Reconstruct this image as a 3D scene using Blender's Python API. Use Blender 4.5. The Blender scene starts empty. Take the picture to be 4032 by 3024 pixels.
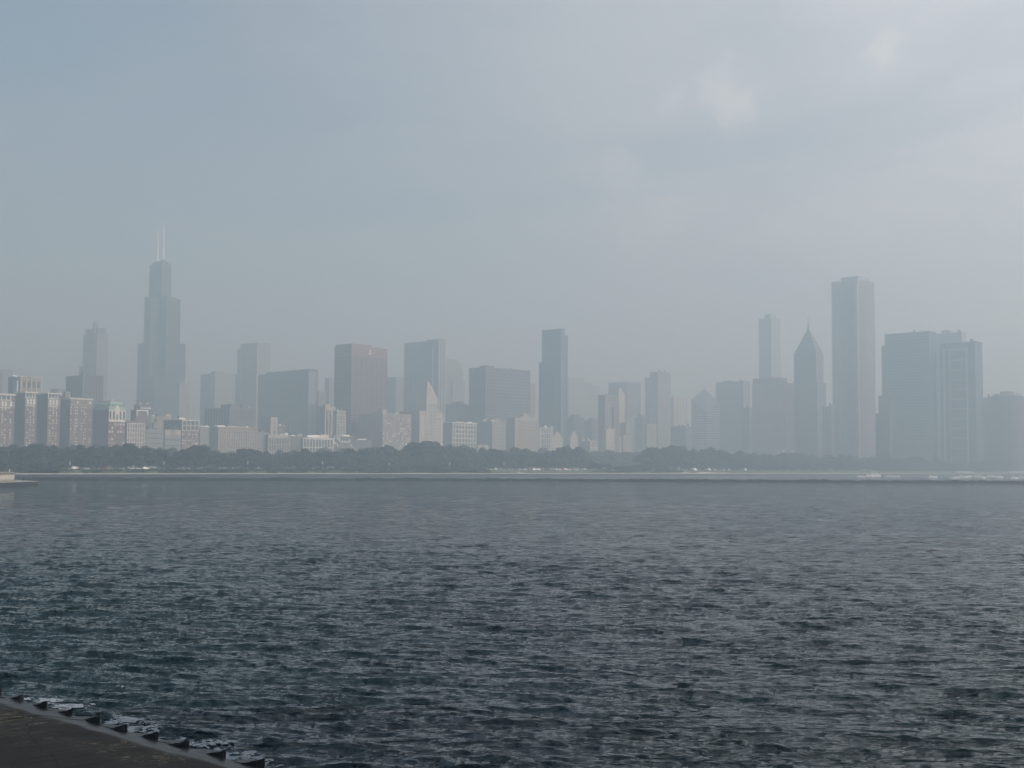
import bpy, math, random
import numpy as np
from mathutils import Matrix, Vector

random.seed(7)
RNG = np.random.default_rng(11)
rad = math.radians
scene = bpy.context.scene
COL = scene.collection

# ------------------------------------------------------------------ camera
F, CX, CY = 5286.0, 2016.0, 1512.0          # focal length and centre, in photo pixels
EYE = 8.0
PITCH, ROLL = rad(3.55), rad(0.25)
CAM_R = Matrix.Rotation(rad(90) + PITCH, 3, 'X') @ Matrix.Rotation(ROLL, 3, 'Z')
cd = bpy.data.cameras.new('camera')
cam = bpy.data.objects.new('camera', cd)
COL.objects.link(cam)
cam.matrix_world = Matrix.Translation((0, 0, EYE)) @ CAM_R.to_4x4()
cd.sensor_width = 36
cd.lens = 36 * F / 4032
cd.clip_start = 0.5
cd.clip_end = 30000
scene.camera = cam

# ------------------------------------------------------------------ light and sky
SUN_CW, SUN_EL = 121.0, 30.0                # degrees clockwise from +Y, elevation
SUN_STRENGTH = 4.6
SKY_STRENGTH = 0.10
world = bpy.data.worlds.new('World')
scene.world = world
world.use_nodes = True
wn, wl = world.node_tree.nodes, world.node_tree.links
wn.clear()
wout = wn.new('ShaderNodeOutputWorld')
bg = wn.new('ShaderNodeBackground')
bg.inputs['Strength'].default_value = SKY_STRENGTH
sky = wn.new('ShaderNodeTexSky')
sky.sky_type = 'NISHITA'
sky.sun_disc = False
sky.sun_elevation = rad(SUN_EL)
sky.sun_rotation = rad(SUN_CW)
sky.altitude = 100
sky.air_density = 1.0
sky.dust_density = 1.2
sky.ozone_density = 1.5
tc = wn.new('ShaderNodeTexCoord')
# thin wind-drawn clouds: a flat cloud layer seen in perspective (direction divided by its height)
sep = wn.new('ShaderNodeSeparateXYZ')
wl.new(tc.outputs['Generated'], sep.inputs[0])
zc = wn.new('ShaderNodeMath'); zc.operation = 'MAXIMUM'; zc.inputs[1].default_value = 0.03
wl.new(sep.outputs['Z'], zc.inputs[0])
zz = wn.new('ShaderNodeMath'); zz.operation = 'ADD'; zz.inputs[1].default_value = 0.10
wl.new(zc.outputs[0], zz.inputs[0])
dv = wn.new('ShaderNodeVectorMath'); dv.operation = 'DIVIDE'
cmb = wn.new('ShaderNodeCombineXYZ')
for k in range(3):
    wl.new(zz.outputs[0], cmb.inputs[k])
wl.new(tc.outputs['Generated'], dv.inputs[0]); wl.new(cmb.outputs[0], dv.inputs[1])
def wnoise(scale, detail, rough, off, stretch=(1, 1, 1)):
    mp = wn.new('ShaderNodeMapping')
    mp.inputs['Location'].default_value = off
    mp.inputs['Scale'].default_value = stretch
    wl.new(dv.outputs[0], mp.inputs[0])
    n = wn.new('ShaderNodeTexNoise')
    n.inputs['Scale'].default_value = scale
    n.inputs['Detail'].default_value = detail
    n.inputs['Roughness'].default_value = rough
    n.inputs['Distortion'].default_value = 0.4
    wl.new(mp.outputs[0], n.inputs['Vector'])
    return n
def wrange(sock, a, b, c, d):
    m = wn.new('ShaderNodeMapRange'); m.interpolation_type = 'SMOOTHSTEP'
    m.inputs[1].default_value, m.inputs[2].default_value = a, b
    m.inputs[3].default_value, m.inputs[4].default_value = c, d
    wl.new(sock, m.inputs[0]); return m.outputs[0]
def wmath(op, a, b):
    m = wn.new('ShaderNodeMath'); m.operation = op; m.use_clamp = True
    for s, v in ((m.inputs[0], a), (m.inputs[1], b)):
        if isinstance(v, (int, float)): s.default_value = v
        else: wl.new(v, s)
    return m.outputs[0]
veil = wrange(wnoise(1.1, 7, 0.58, (1.4, 7.6, 0.0), (1, 1.0, 1)).outputs['Fac'], 0.26, 0.74, 0.12, 0.56)
# the smoke and cloud bank thickens to the right, towards the sun
bank = wrange(sep.outputs['X'], -0.42, 0.50, -0.22, 0.42)
bk = wn.new('ShaderNodeMath'); bk.operation = 'ADD'; bk.use_clamp = True
wl.new(veil, bk.inputs[0]); wl.new(bank, bk.inputs[1]); veil = bk.outputs[0]
# a few small brighter puffs drifting in the thin layer
def puff(direction, inner, outer):
    v = Vector(direction).normalized()
    d = wn.new('ShaderNodeVectorMath'); d.operation = 'DOT_PRODUCT'
    nrm = wn.new('ShaderNodeVectorMath'); nrm.operation = 'NORMALIZE'
    wl.new(tc.outputs['Generated'], nrm.inputs[0]); wl.new(nrm.outputs[0], d.inputs[0])
    d.inputs[1].default_value = v
    return wrange(d.outputs['Value'], math.cos(rad(outer)), math.cos(rad(inner)), 0.0, 1.0)
def ray(x, y):
    return (CAM_R @ Vector(((x - CX) / F, -(y - CY) / F, -1.0))).normalized()
nd = wn.new('ShaderNodeVectorMath'); nd.operation = 'NORMALIZE'; wl.new(tc.outputs['Generated'], nd.inputs[0])
pn = wn.new('ShaderNodeTexNoise'); pn.inputs['Scale'].default_value = 38.0; pn.inputs['Detail'].default_value = 7; pn.inputs['Roughness'].default_value = 0.6
wl.new(nd.outputs[0], pn.inputs['Vector'])
pns = wn.new('ShaderNodeMath'); pns.operation = 'MULTIPLY_ADD'; pns.inputs[1].default_value = 3.0; pns.inputs[2].default_value = -0.95
wl.new(pn.outputs['Fac'], pns.inputs[0])
puffs = None
for (px, py, rr_, amp) in ((2850, 390, 1.5, .36), (2815, 345, 1.0, .26), (2905, 455, 1.1, .22), (3492, 215, .9, .44), (3475, 255, .6, .28),
                           (2440, 735, 1.9, .20), (2540, 830, 2.2, .18), (2650, 380, .9, .16)):
    v = ray(px, py)
    df = wn.new('ShaderNodeVectorMath'); df.operation = 'DISTANCE'; wl.new(nd.outputs[0], df.inputs[0]); df.inputs[1].default_value = v
    ed = wn.new('ShaderNodeMath'); ed.operation = 'MULTIPLY_ADD'; wl.new(df.outputs['Value'], ed.inputs[0]); ed.inputs[1].default_value = -1 / rad(rr_); wl.new(pns.outputs[0], ed.inputs[2])
    p = wrange(ed.outputs[0], -0.45, 0.45, 0.0, amp)
    puffs = p if puffs is None else wmath('MAXIMUM', puffs, p)
mx = wn.new('ShaderNodeMix'); mx.data_type = 'RGBA'
wl.new(veil, mx.inputs['Factor']); wl.new(sky.outputs[0], mx.inputs['A'])
# the thin cloud layer is brighter towards the sun
cg = puff(Vector((math.sin(rad(SUN_CW)) * math.cos(rad(SUN_EL)), math.cos(rad(SUN_CW)) * math.cos(rad(SUN_EL)), math.sin(rad(SUN_EL)))), 0, 180)
vb = wn.new('ShaderNodeMath'); vb.operation = 'MULTIPLY_ADD'; wl.new(cg, vb.inputs[0]); vb.inputs[1].default_value = 19.5; vb.inputs[2].default_value = 2.0
vc = wn.new('ShaderNodeVectorMath'); vc.operation = 'SCALE'; vc.inputs[0].default_value = (1.01, 1.01, 1.035); wl.new(vb.outputs[0], vc.inputs['Scale'])
wl.new(vc.outputs[0], mx.inputs['B'])
mx2 = wn.new('ShaderNodeMix'); mx2.data_type = 'RGBA'
wl.new(puffs, mx2.inputs['Factor']); wl.new(mx.outputs['Result'], mx2.inputs['A'])
mx2.inputs['B'].default_value = (12.0, 12.0, 11.6, 1)
wl.new(mx2.outputs['Result'], bg.inputs['Color'])
wl.new(bg.outputs[0], wout.inputs['Surface'])

sd = bpy.data.lights.new('sun', 'SUN')
sd.energy = SUN_STRENGTH
sd.angle = rad(0.53)
sd.color = (1.0, 0.965, 0.915)
sun = bpy.data.objects.new('sun', sd)
COL.objects.link(sun)
S = Vector((math.sin(rad(SUN_CW)) * math.cos(rad(SUN_EL)), math.cos(rad(SUN_CW)) * math.cos(rad(SUN_EL)), math.sin(rad(SUN_EL))))
sun.rotation_euler = S.to_track_quat('Z', 'Y').to_euler()
sun.location = S * 500

vs = scene.view_settings
vs.view_transform = 'Standard'
vs.look = 'None'
vs.exposure = -0.25
vs.gamma = 1.0
vs.use_curve_mapping = False
scene.cycles.volume_bounces = 1
scene.cycles.max_bounces = 6
scene.cycles.use_denoising = True

HAZE_DENSITY = 0.00070
HAZE_COLOR = (0.68, 0.875, 1.0, 1)    # the fine smoke scatters blue a little more than red
HAZE_G = 0.42

# ------------------------------------------------------------------ frame: the street grid stands at 45 degrees to the view
R2 = math.sqrt(0.5)
def W(e, n, z=0.0):                          # grid east, grid north -> world
    return Vector(((e + n) * R2, (n - e) * R2, z))
def EN(p):
    return ((p[0] - p[1]) * R2, (p[0] + p[1]) * R2)
def on_e(x, y, e):                           # point of the sight line at grid-east e
    d = ray(x, y); de, dn = EN(d)
    t = e / de
    return e, dn * t, EYE + d.z * t
def on_n(x, y, n):
    d = ray(x, y); de, dn = EN(d)
    t = n / dn
    return de * t, n, EYE + d.z * t
def on_z(x, y, z=0.0):
    d = ray(x, y)
    t = (z - EYE) / d.z
    return Vector((d.x * t, d.y * t, z))
GRID = -rad(45)
LAND = 5.0
SHORE = -887.0

# ------------------------------------------------------------------ materials
MATS = {}
def mat(name, color, rough=0.8, var=0.12, scale=0.15, metal=0.0, spec=0.3, streak=False, bump=0.0, bscale=1.0):
    if name in MATS: return MATS[name]
    m = bpy.data.materials.new(name); m.use_nodes = True
    nt = m.node_tree; b = nt.nodes['Principled BSDF']
    b.inputs['Roughness'].default_value = rough
    b.inputs['Metallic'].default_value = metal
    b.inputs['Specular IOR Level'].default_value = spec
    g = nt.nodes.new('ShaderNodeNewGeometry')
    n = nt.nodes.new('ShaderNodeTexNoise')
    n.inputs['Scale'].default_value = scale
    n.inputs['Detail'].default_value = 5
    n.inputs['Roughness'].default_value = 0.65
    if streak:
        mp = nt.nodes.new('ShaderNodeMapping'); mp.inputs['Scale'].default_value = (1, 1, 0.15)
        nt.links.new(g.outputs['Position'], mp.inputs[0]); nt.links.new(mp.outputs[0], n.inputs['Vector'])
    else:
        nt.links.new(g.outputs['Position'], n.inputs['Vector'])
    r = nt.nodes.new('ShaderNodeValToRGB')
    r.color_ramp.elements[0].position = 0.3; r.color_ramp.elements[1].position = 0.7
    c0 = [max(0, c * (1 - var)) for c in color]; c1 = [min(1, c * (1 + var)) for c in color]
    r.color_ramp.elements[0].color = (*c0, 1); r.color_ramp.elements[1].color = (*c1, 1)
    nt.links.new(n.outputs['Fac'], r.inputs[0]); nt.links.new(r.outputs[0], b.inputs['Base Color'])
    if bump:
        bn = nt.nodes.new('ShaderNodeTexNoise'); bn.inputs['Scale'].default_value = bscale; bn.inputs['Detail'].default_value = 6
        nt.links.new(g.outputs['Position'], bn.inputs['Vector'])
        bm = nt.nodes.new('ShaderNodeBump'); bm.inputs['Strength'].default_value = bump; bm.inputs['Distance'].default_value = 0.1
        nt.links.new(bn.outputs['Fac'], bm.inputs['Height']); nt.links.new(bm.outputs[0], b.inputs['Normal'])
    MATS[name] = m
    return m
mat('limestone', (0.38, 0.345, 0.30), streak=True)
mat('beige', (0.27, 0.235, 0.2), streak=True)
mat('white_stone', (0.62, 0.59, 0.54), streak=True)
mat('brown_brick', (0.155, 0.115, 0.105), streak=True)
mat('red_brick', (0.17, 0.095, 0.082), streak=True)
mat('purple_brick', (0.17, 0.12, 0.12), streak=True)
mat('grey_stone', (0.23, 0.225, 0.22), streak=True)
mat('dark_stone', (0.12, 0.12, 0.12), streak=True)
mat('black_steel', (0.035, 0.037, 0.04), rough=0.5)
mat('dark_metal', (0.07, 0.075, 0.08), rough=0.5)
mat('red_steel', (0.20, 0.13, 0.135), rough=0.6)
mat('glass', (0.035, 0.05, 0.06), rough=0.25, spec=0.5)
mat('blue_glass', (0.07, 0.10, 0.125), rough=0.25, spec=0.5)
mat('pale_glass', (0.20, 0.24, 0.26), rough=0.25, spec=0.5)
mat('blind', (0.86, 0.84, 0.80), rough=0.6, var=0.04)
mat('white_paint', (0.80, 0.80, 0.78), rough=0.5, var=0.05)
mat('granite', (0.27, 0.27, 0.27), streak=True)
mat('copper_green', (0.25, 0.36, 0.30), streak=True)
mat('roof_red', (0.30, 0.12, 0.10))
mat('roof_tar', (0.10, 0.10, 0.10))
mat('concrete', (0.26, 0.245, 0.22), scale=0.6)
mat('leaf_a', (0.022, 0.040, 0.018), var=0.22, scale=0.25, rough=0.9)
mat('leaf_b', (0.031, 0.053, 0.021), var=0.22, scale=0.22, rough=0.9)
mat('leaf_c', (0.018, 0.033, 0.017), var=0.22, scale=0.25, rough=0.9)
mat('bark', (0.09, 0.07, 0.055), scale=2)
mat('grass', (0.085, 0.12, 0.045), var=0.4, scale=0.08, rough=0.95)
mat('sand', (0.45, 0.40, 0.32), var=0.15, scale=0.2)
mat('riprap', (0.020, 0.020, 0.024), var=0.5, scale=0.5, bump=0.6, bscale=0.8)
mat('shore_concrete', (0.46, 0.42, 0.37), var=0.15, scale=0.3)
mat('pier_side', (0.035, 0.04, 0.048), var=0.3, scale=0.4, streak=True)
mat('plaster', (0.50, 0.47, 0.42), var=0.14, scale=1.3)
mat('rubber', (0.02, 0.02, 0.02), rough=0.9)
mat('car_white', (0.8, 0.8, 0.8), rough=0.3, var=0.02)
mat('car_silver', (0.45, 0.46, 0.48), rough=0.3, var=0.02)
mat('car_dark', (0.05, 0.05, 0.07), rough=0.3, var=0.02)
mat('car_red', (0.35, 0.04, 0.03), rough=0.3, var=0.02)
mat('steel', (0.62, 0.62, 0.60), rough=0.35, metal=0.8, var=0.05)
mat('cloth_dark', (0.03, 0.035, 0.05), rough=0.9)
mat('skin', (0.42, 0.26, 0.19), rough=0.6)
mat('asphalt', (0.06, 0.06, 0.06))
mat('mural_ink', (0.05, 0.06, 0.08))
mat('hull_blue', (0.06, 0.10, 0.17), rough=0.4)

# ------------------------------------------------------------------ object helpers
def link(o, parent=None):
    COL.objects.link(o)
    if parent is not None: o.parent = parent
    return o
def tag(o, label=None, cat=None, group=None, kind=None):
    if label: o['label'] = label
    if cat: o['category'] = cat
    if group: o['group'] = group
    if kind: o['kind'] = kind
    return o
def empty(name, loc, rz=0.0, label=None, cat=None, group=None):
    o = bpy.data.objects.new(name, None)
    o.empty_display_size = 1
    o.location = loc; o.rotation_euler = (0, 0, rz)
    return tag(link(o), label, cat, group)
def mesh(name, verts, faces, material, smooth=False):
    me = bpy.data.meshes.new(name)
    me.from_pydata([tuple(v) for v in verts], [], [tuple(f) for f in faces])
    me.materials.append(MATS[material] if isinstance(material, str) else material)
    if smooth: me.polygons.foreach_set('use_smooth', [True] * len(me.polygons))
    me.update()
    return me
def add(name, me, parent=None, loc=(0, 0, 0), rot=(0, 0, 0), scl=(1, 1, 1)):
    o = bpy.data.objects.new(name, me)
    o.location = loc; o.rotation_euler = rot; o.scale = scl
    return link(o, parent)
CUBE_V = [(x, y, z) for x in (-.5, .5) for y in (-.5, .5) for z in (-.5, .5)]
CUBE_F = [(0, 1, 3, 2), (4, 6, 7, 5), (0, 4, 5, 1), (2, 3, 7, 6), (0, 2, 6, 4), (1, 5, 7, 3)]
_cubes = {}
def cube_mesh(m):
    if m not in _cubes: _cubes[m] = mesh('block_' + m, CUBE_V, CUBE_F, m)
    return _cubes[m]
def bx(name, m, parent, x0, x1, y0, y1, z0, z1):
    return add(name, cube_mesh(m), parent, ((x0 + x1) / 2, (y0 + y1) / 2, (z0 + z1) / 2), (0, 0, 0), (abs(x1 - x0), abs(y1 - y0), abs(z1 - z0)))
_cyl = {}
def cyl_mesh(m, n=16, top=1.0):
    k = (m, n, top)
    if k not in _cyl:
        v = [(math.cos(2 * math.pi * i / n) * r, math.sin(2 * math.pi * i / n) * r, z) for z, r in ((0, 1), (1, top)) for i in range(n)]
        f = [(i, (i + 1) % n, n + (i + 1) % n, n + i) for i in range(n)] + [tuple(range(n))[::-1], tuple(range(n, 2 * n))]
        _cyl[k] = mesh('round_' + m, v, f, m)
    return _cyl[k]
def cyl(name, m, parent, x, y, z0, z1, r, n=16, top=1.0):
    return add(name, cyl_mesh(m, n, top), parent, (x, y, z0), (0, 0, 0), (r, r, z1 - z0))

# ------------------------------------------------------------------ buildings
class Block:
    """a box of a building in its local frame: x east, y north; its south-east corner at (cx, cy)"""
    def __init__(s, root, cx, cy, Ls, Le, z0, z1):
        s.root, s.cx, s.cy, s.Ls, s.Le, s.z0, s.z1 = root, cx, cy, Ls, Le, z0, z1
    bo = None; nest = False
    def body(s, name, m):
        s.bo = bx(name, m, s.root, s.cx - s.Ls, s.cx, s.cy, s.cy + s.Le, s.z0, s.z1)
        return s.bo
    def piece(s, face, name, m, u0, u1, z0, z1, proud=0.35, depth=0.5, parent=None):
        o = s._piece(face, name, m, u0, u1, z0, z1, proud, depth, parent)
        if s.nest:
            o.parent = s.bo; o.matrix_parent_inverse = s.bo.matrix_basis.inverted()
        return o
    def _piece(s, face, name, m, u0, u1, z0, z1, proud, depth, parent):
        if face == 'E':
            return bx(name, m, parent or s.root, s.cx - depth, s.cx + proud, s.cy + u0, s.cy + u1, z0, z1)
        return bx(name, m, parent or s.root, s.cx - u1, s.cx - u0, s.cy - proud, s.cy + depth, z0, z1)
    def L(s, face): return s.Le if face == 'E' else s.Ls
    def piers(s, face, n, w, m, proud=0.45, z0=None, z1=None, name='pier', inset=0.0):
        L = s.L(face); z0 = s.z0 + .1 if z0 is None else z0; z1 = s.z1 - .13 if z1 is None else z1
        for i in range(n):
            c = inset + w / 2 + (L - w - 2 * inset) * i / max(1, n - 1)
            s.piece(face, name, m, c - w / 2 + .02, c + w / 2 - .02, z0, z1, proud)
    def bands(s, face, n, h, m, proud=0.3, z0=None, z1=None, name='spandrel', u0=0.06, u1=None):
        L = s.L(face); z0 = s.z0 + 4 if z0 is None else z0; z1 = s.z1 - .22 if z1 is None else z1
        u1 = L - .06 if u1 is None else u1
        for i in range(n):
            c = z1 - h / 2 - (z1 - z0 - h) * i / max(1, n - 1)
            s.piece(face, name, m, u0, u1, c - h / 2, c + h / 2, proud)
    def windows(s, face, cols, rows, w, h, z0, z1, mats=('glass',), skip=0.0, proud=0.06, u=None, name='window'):
        L = s.L(face)
        us = u or [L * (i + .5) / cols for i in range(cols)]
        for r in range(rows):
            zc = z1 - (z1 - z0) * (r + .5) / rows
            for c in us:
                if random.random() < skip: continue
                s.piece(face, name, random.choice(mats), c - w / 2, c + w / 2, zc - h / 2, zc + h / 2, proud)
    def cornice(s, h, m, over=0.9, name='cornice', dz=0.0):
        return bx(name, m, s.root, s.cx - s.Ls - over * .3, s.cx + over, s.cy - over, s.cy + s.Le + over, s.z1 - h * .4 + dz, s.z1 + h * .6 + dz)

def place(xl, xc, xr, y, e):
    """footprint of a grid-aligned building from its sighted edges: corner n, west length, north length, height"""
    _, n, z = on_e(xc, y, e)
    el, _, _ = on_n(xl, y, n)
    _, nr, _ = on_e(xr, y, e)
    return n, max(4.0, e - el), max(3.0, nr - n), z - LAND
def building(name, label, xl, xc, xr, y, e, m, cat='building', group=None, body='wall', Ls=None):
    n, ls, le, h = place(xl, xc, xr, y, e)
    root = empty(name, W(e, n, LAND), GRID, label, cat, group)
    b = Block(root, 0, 0, Ls or ls, le, 0, h)
    if body: b.body(body, m)
    b.e, b.n = e, n
    BUILT.append(b)
    return b
def zat(b, x, y):                            # height above land of a sighted point on the building's east face
    return on_e(x, y, b.e)[2] - LAND
def roofbox(b, u0, u1, v0, v1, h, m, name='penthouse'):
    """box on the roof: u along the east face as fractions, v inwards as fractions"""
    return bx(name, m, b.root, b.cx - b.Ls * v1, b.cx - b.Ls * v0, b.cy + b.Le * u0, b.cy + b.Le * u1, b.z1 - .3, b.z1 + h)

MICH = -1467.0
BUILT = []
def clutter():
    """small roof plant and water tanks on the flat roofs of the street wall"""
    rr = random.Random(99)
    for b in BUILT:
        if b.e < -1760 or b.root.name.split('.')[0] in ('mansard_hotel', 'pyramid_tower', 'gabled_block', 'terrace_block', 'pointed_tower', 'mural_tower', 'slim_glass_tower'): continue
        for k in range(rr.randint(2, 4)):
            x = -rr.uniform(.06, .6) * b.Ls; y = rr.uniform(.1, .85) * b.Le; w = rr.uniform(1.5, 4.0); h = rr.uniform(1.2, 3.0)
            if rr.random() < .3:
                t = cyl('water_tank', 'bark', b.root, x - 2, y, b.z1 + 1.2, b.z1 + 4.6, 1.6, 10)
                cyl('tank_roof', 'dark_metal', b.root, x - 2, y, b.z1 + 4.6, b.z1 + 5.6, 1.75, 10, .1)
                bx('tank_stand', 'dark_metal', b.root, x - 3.2, x - .8, y - 1.2, y + 1.2, b.z1 - .2, b.z1 + 1.25)
            else:
                bx('roof_plant', rr.choice(('grey_stone', 'limestone', 'dark_metal', 'white_paint')), b.root, x - w, x, y, min(b.Le * .97, y + w * 1.4), b.z1 - .2, b.z1 + h)

# ------------------------------------------------------------------ the land, the lake
def strip(name, e0n, prof, m, n0=-900, n1=6500):
    """profile of (e, z) points drawn out along the shore"""
    v = []; f = []
    k = len(prof)
    ns = [n0, -200, 300, 700, 900, 1100, 1300, 1500, 1700, 2000, 2500, 3500, n1]
    for n in ns:
        for (e, z) in prof: v.append(W(e, n, z))
    for i in range(len(ns) - 1):
        for j in range(k - 1):
            f.append((i * k + j, i * k + j + 1, (i + 1) * k + j + 1, (i + 1) * k + j))
    return tag(add(name, mesh(name, v, f, m)), kind='structure')
ground = strip('ground', 0, [(-7000, LAND), (-3000, LAND), (-1500, LAND), (-928, LAND), (-905, 3.2), (-893.5, 2.25), (-893.4, -3)], 'grass')
shorewall = strip('shore_promenade', 0, [(-893.6, 2.32), (SHORE, 2.3), (SHORE + .03, 1.75)], 'shore_concrete')
wallface = strip('shore_wall', 0, [(SHORE - .2, 1.8), (SHORE + .25, 1.78), (SHORE + 1.0, 0.6), (SHORE + 2.2, -1.2)], 'riprap')
road = strip('lakefront_road', 0, [(-962, LAND + .05), (-936, LAND + .05)], 'asphalt')

# waves: a spectrum of many small wind waves
NW = 120
WD0 = rad(258)                                # mean heading of the waves
wl_ = np.exp(RNG.uniform(math.log(0.24), math.log(3.6), NW))
wk = 2 * np.pi / wl_
wdir = WD0 + RNG.normal(0, 0.50, NW)
wkx, wky = wk * np.cos(wdir), wk * np.sin(wdir)
wamp = 0.0060 * wl_ ** 0.92 * np.where(wl_ > 2.2, (2.2 / wl_) ** 1.5, 1.0) * RNG.uniform(.6, 1.25, NW)
# a low longer swell under the chop
sw = np.exp(RNG.uniform(math.log(4.0), math.log(15.0), 18)); sd_ = WD0 + RNG.normal(0, 0.30, 18)
wl_ = np.concatenate([wl_, sw]); wdir = np.concatenate([wdir, sd_])
wkx = np.concatenate([wkx, 2 * np.pi / sw * np.cos(sd_)]); wky = np.concatenate([wky, 2 * np.pi / sw * np.sin(sd_)])
wamp = np.concatenate([wamp, 0.013 * sw / (2 * np.pi) * RNG.uniform(.6, 1.3, 18)]); NW = len(wl_)
wph = RNG.uniform(0, 2 * np.pi, NW)
def waves(x, y, cell=None):
    """displaced water surface at rest points x, y; waves finer than the mesh cell fade out"""
    z = np.zeros_like(x); dx = np.zeros_like(x); dy = np.zeros_like(x)
    gust = 0.82 + 0.18 * np.sin(x * .031 + y * .017 + 1.3) + 0.13 * np.sin(x * .013 - y * .043) + 0.1 * np.sin(x * .11 + y * .07)
    for i in range(NW):
        a = wamp[i]
        ph = wkx[i] * x + wky[i] * y + wph[i]
        if cell is not None:
            a = a * np.clip(wl_[i] / (1.35 * cell) - 0.5, 0, 1)
        s, c = np.sin(ph), np.cos(ph)
        z += a * c
        q = 0.55 * a
        dx -= q * math.cos(wdir[i]) * s; dy -= q * math.sin(wdir[i]) * s
    z = z * gust
    lean = 1.2                               # wind-driven waves lean forward: short steep fronts, long backs
    return x + dx * gust + lean * z * math.cos(WD0), y + dy * gust + lean * z * math.sin(WD0), z
def fan():
    r = [5.0]
    while r[-1] < 7400:
        q = r[-1]
        r.append(q + (0.35 if q < 27 else max(0.085, q * q / (EYE * 1342) * 0.42) if q < 800 else q * .05))
    r = np.array(r)
    inner = np.radians(np.linspace(-25, 25, 900))
    side = np.radians(np.linspace(25, 60, 60)[1:])
    back = np.radians(np.linspace(60, 180, 30)[1:-1])
    th = np.concatenate([-back[::-1], -side[::-1], inner, side, back, [math.pi]])
    T, Rr = np.meshgrid(th, r)
    x, y = np.sin(T) * Rr, np.cos(T) * Rr
    dr = np.gradient(r)[:, None] * np.ones_like(T)
    dth = np.gradient(th)[None, :] * Rr
    cell = np.maximum(dr * 0.55, dth)
    X, Y, Z = waves(x, y, cell)
    nr, nt = X.shape
    V = np.stack([X, Y, Z], -1).reshape(-1, 3)
    idx = np.arange(nr * nt).reshape(nr, nt)
    a, b = idx[:-1, :], idx[1:, :]
    nx = np.roll(np.arange(nt), -1)
    Q = np.stack([a, a[:, nx], b[:, nx], b], -1).reshape(-1, 4)
    me = bpy.data.meshes.new('lake_water')
    me.vertices.add(len(V)); me.vertices.foreach_set('co', V.astype(np.float32).ravel())
    me.loops.add(Q.size); me.loops.foreach_set('vertex_index', Q.astype(np.int32).ravel())
    me.polygons.add(len(Q))
    me.polygons.foreach_set('loop_start', np.arange(0, Q.size, 4, dtype=np.int32))
    me.polygons.foreach_set('loop_total', np.full(len(Q), 4, np.int32))
    me.polygons.foreach_set('use_smooth', np.ones(len(Q), bool))
    me.update(calc_edges=True); me.validate()
    return me
def water_mat():
    m = bpy.data.materials.new('lake_water'); m.use_nodes = True
    nt = m.node_tree; b = nt.nodes['Principled BSDF']; L = nt.links
    b.inputs['Base Color'].default_value = (0.0016, 0.0120, 0.0165, 1)
    b.inputs['Roughness'].default_value = 0.06
    b.inputs['IOR'].default_value = 1.333
    b.inputs['Specular Tint'].default_value = (0.86, 0.98, 1.0, 1)
    g = nt.nodes.new('ShaderNodeNewGeometry')
    pmap = nt.nodes.new('ShaderNodeMapping'); pmap.inputs['Scale'].default_value = (1.0, 0.42, 1); pmap.inputs['Rotation'].default_value = (0, 0, rad(-9))
    L.new(g.outputs['Position'], pmap.inputs[0])
    pno = nt.nodes.new('ShaderNodeTexNoise'); pno.inputs['Scale'].default_value = 0.2; pno.inputs['Detail'].default_value = 9; pno.inputs['Roughness'].default_value = 0.74
    L.new(pmap.outputs[0], pno.inputs['Vector'])
    gust = nt.nodes.new('ShaderNodeMapRange'); gust.inputs[1].default_value = 0.42; gust.inputs[2].default_value = 0.62; gust.inputs[3].default_value = 0.40; gust.inputs[4].default_value = 1.0
    L.new(pno.outputs['Fac'], gust.inputs[0])
    prev = None
    for sc, dist, st, stretch, ang in ((0.34, 2.0, 0.6, (0.55, 1.8, 1), -14), (1.2, 0.80, 0.6, (0.6, 1.5, 1), 12), (4.2, 0.12, 0.5, (0.7, 1.3, 1), -16)):
        mp = nt.nodes.new('ShaderNodeMapping')
        mp.inputs['Scale'].default_value = stretch
        mp.inputs['Rotation'].default_value = (0, 0, rad(ang))
        L.new(g.outputs['Position'], mp.inputs[0])
        n = nt.nodes.new('ShaderNodeTexNoise'); n.inputs['Scale'].default_value = sc; n.inputs['Detail'].default_value = 3
        n.inputs['Distortion'].default_value = 0.6
        L.new(mp.outputs[0], n.inputs['Vector'])
        bp = nt.nodes.new('ShaderNodeBump'); bp.inputs['Strength'].default_value = st; bp.inputs['Distance'].default_value = dist
        L.new(n.outputs['Fac'], bp.inputs['Height'])
        L.new(gust.outputs[0], bp.inputs['Strength'])
        if prev is not None: L.new(prev.outputs[0], bp.inputs['Normal'])
        prev = bp
    L.new(prev.outputs[0], b.inputs['Normal'])
    return m
me = fan(); me.materials.append(water_mat())
tag(add('lake_water', me), kind='structure')

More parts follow.
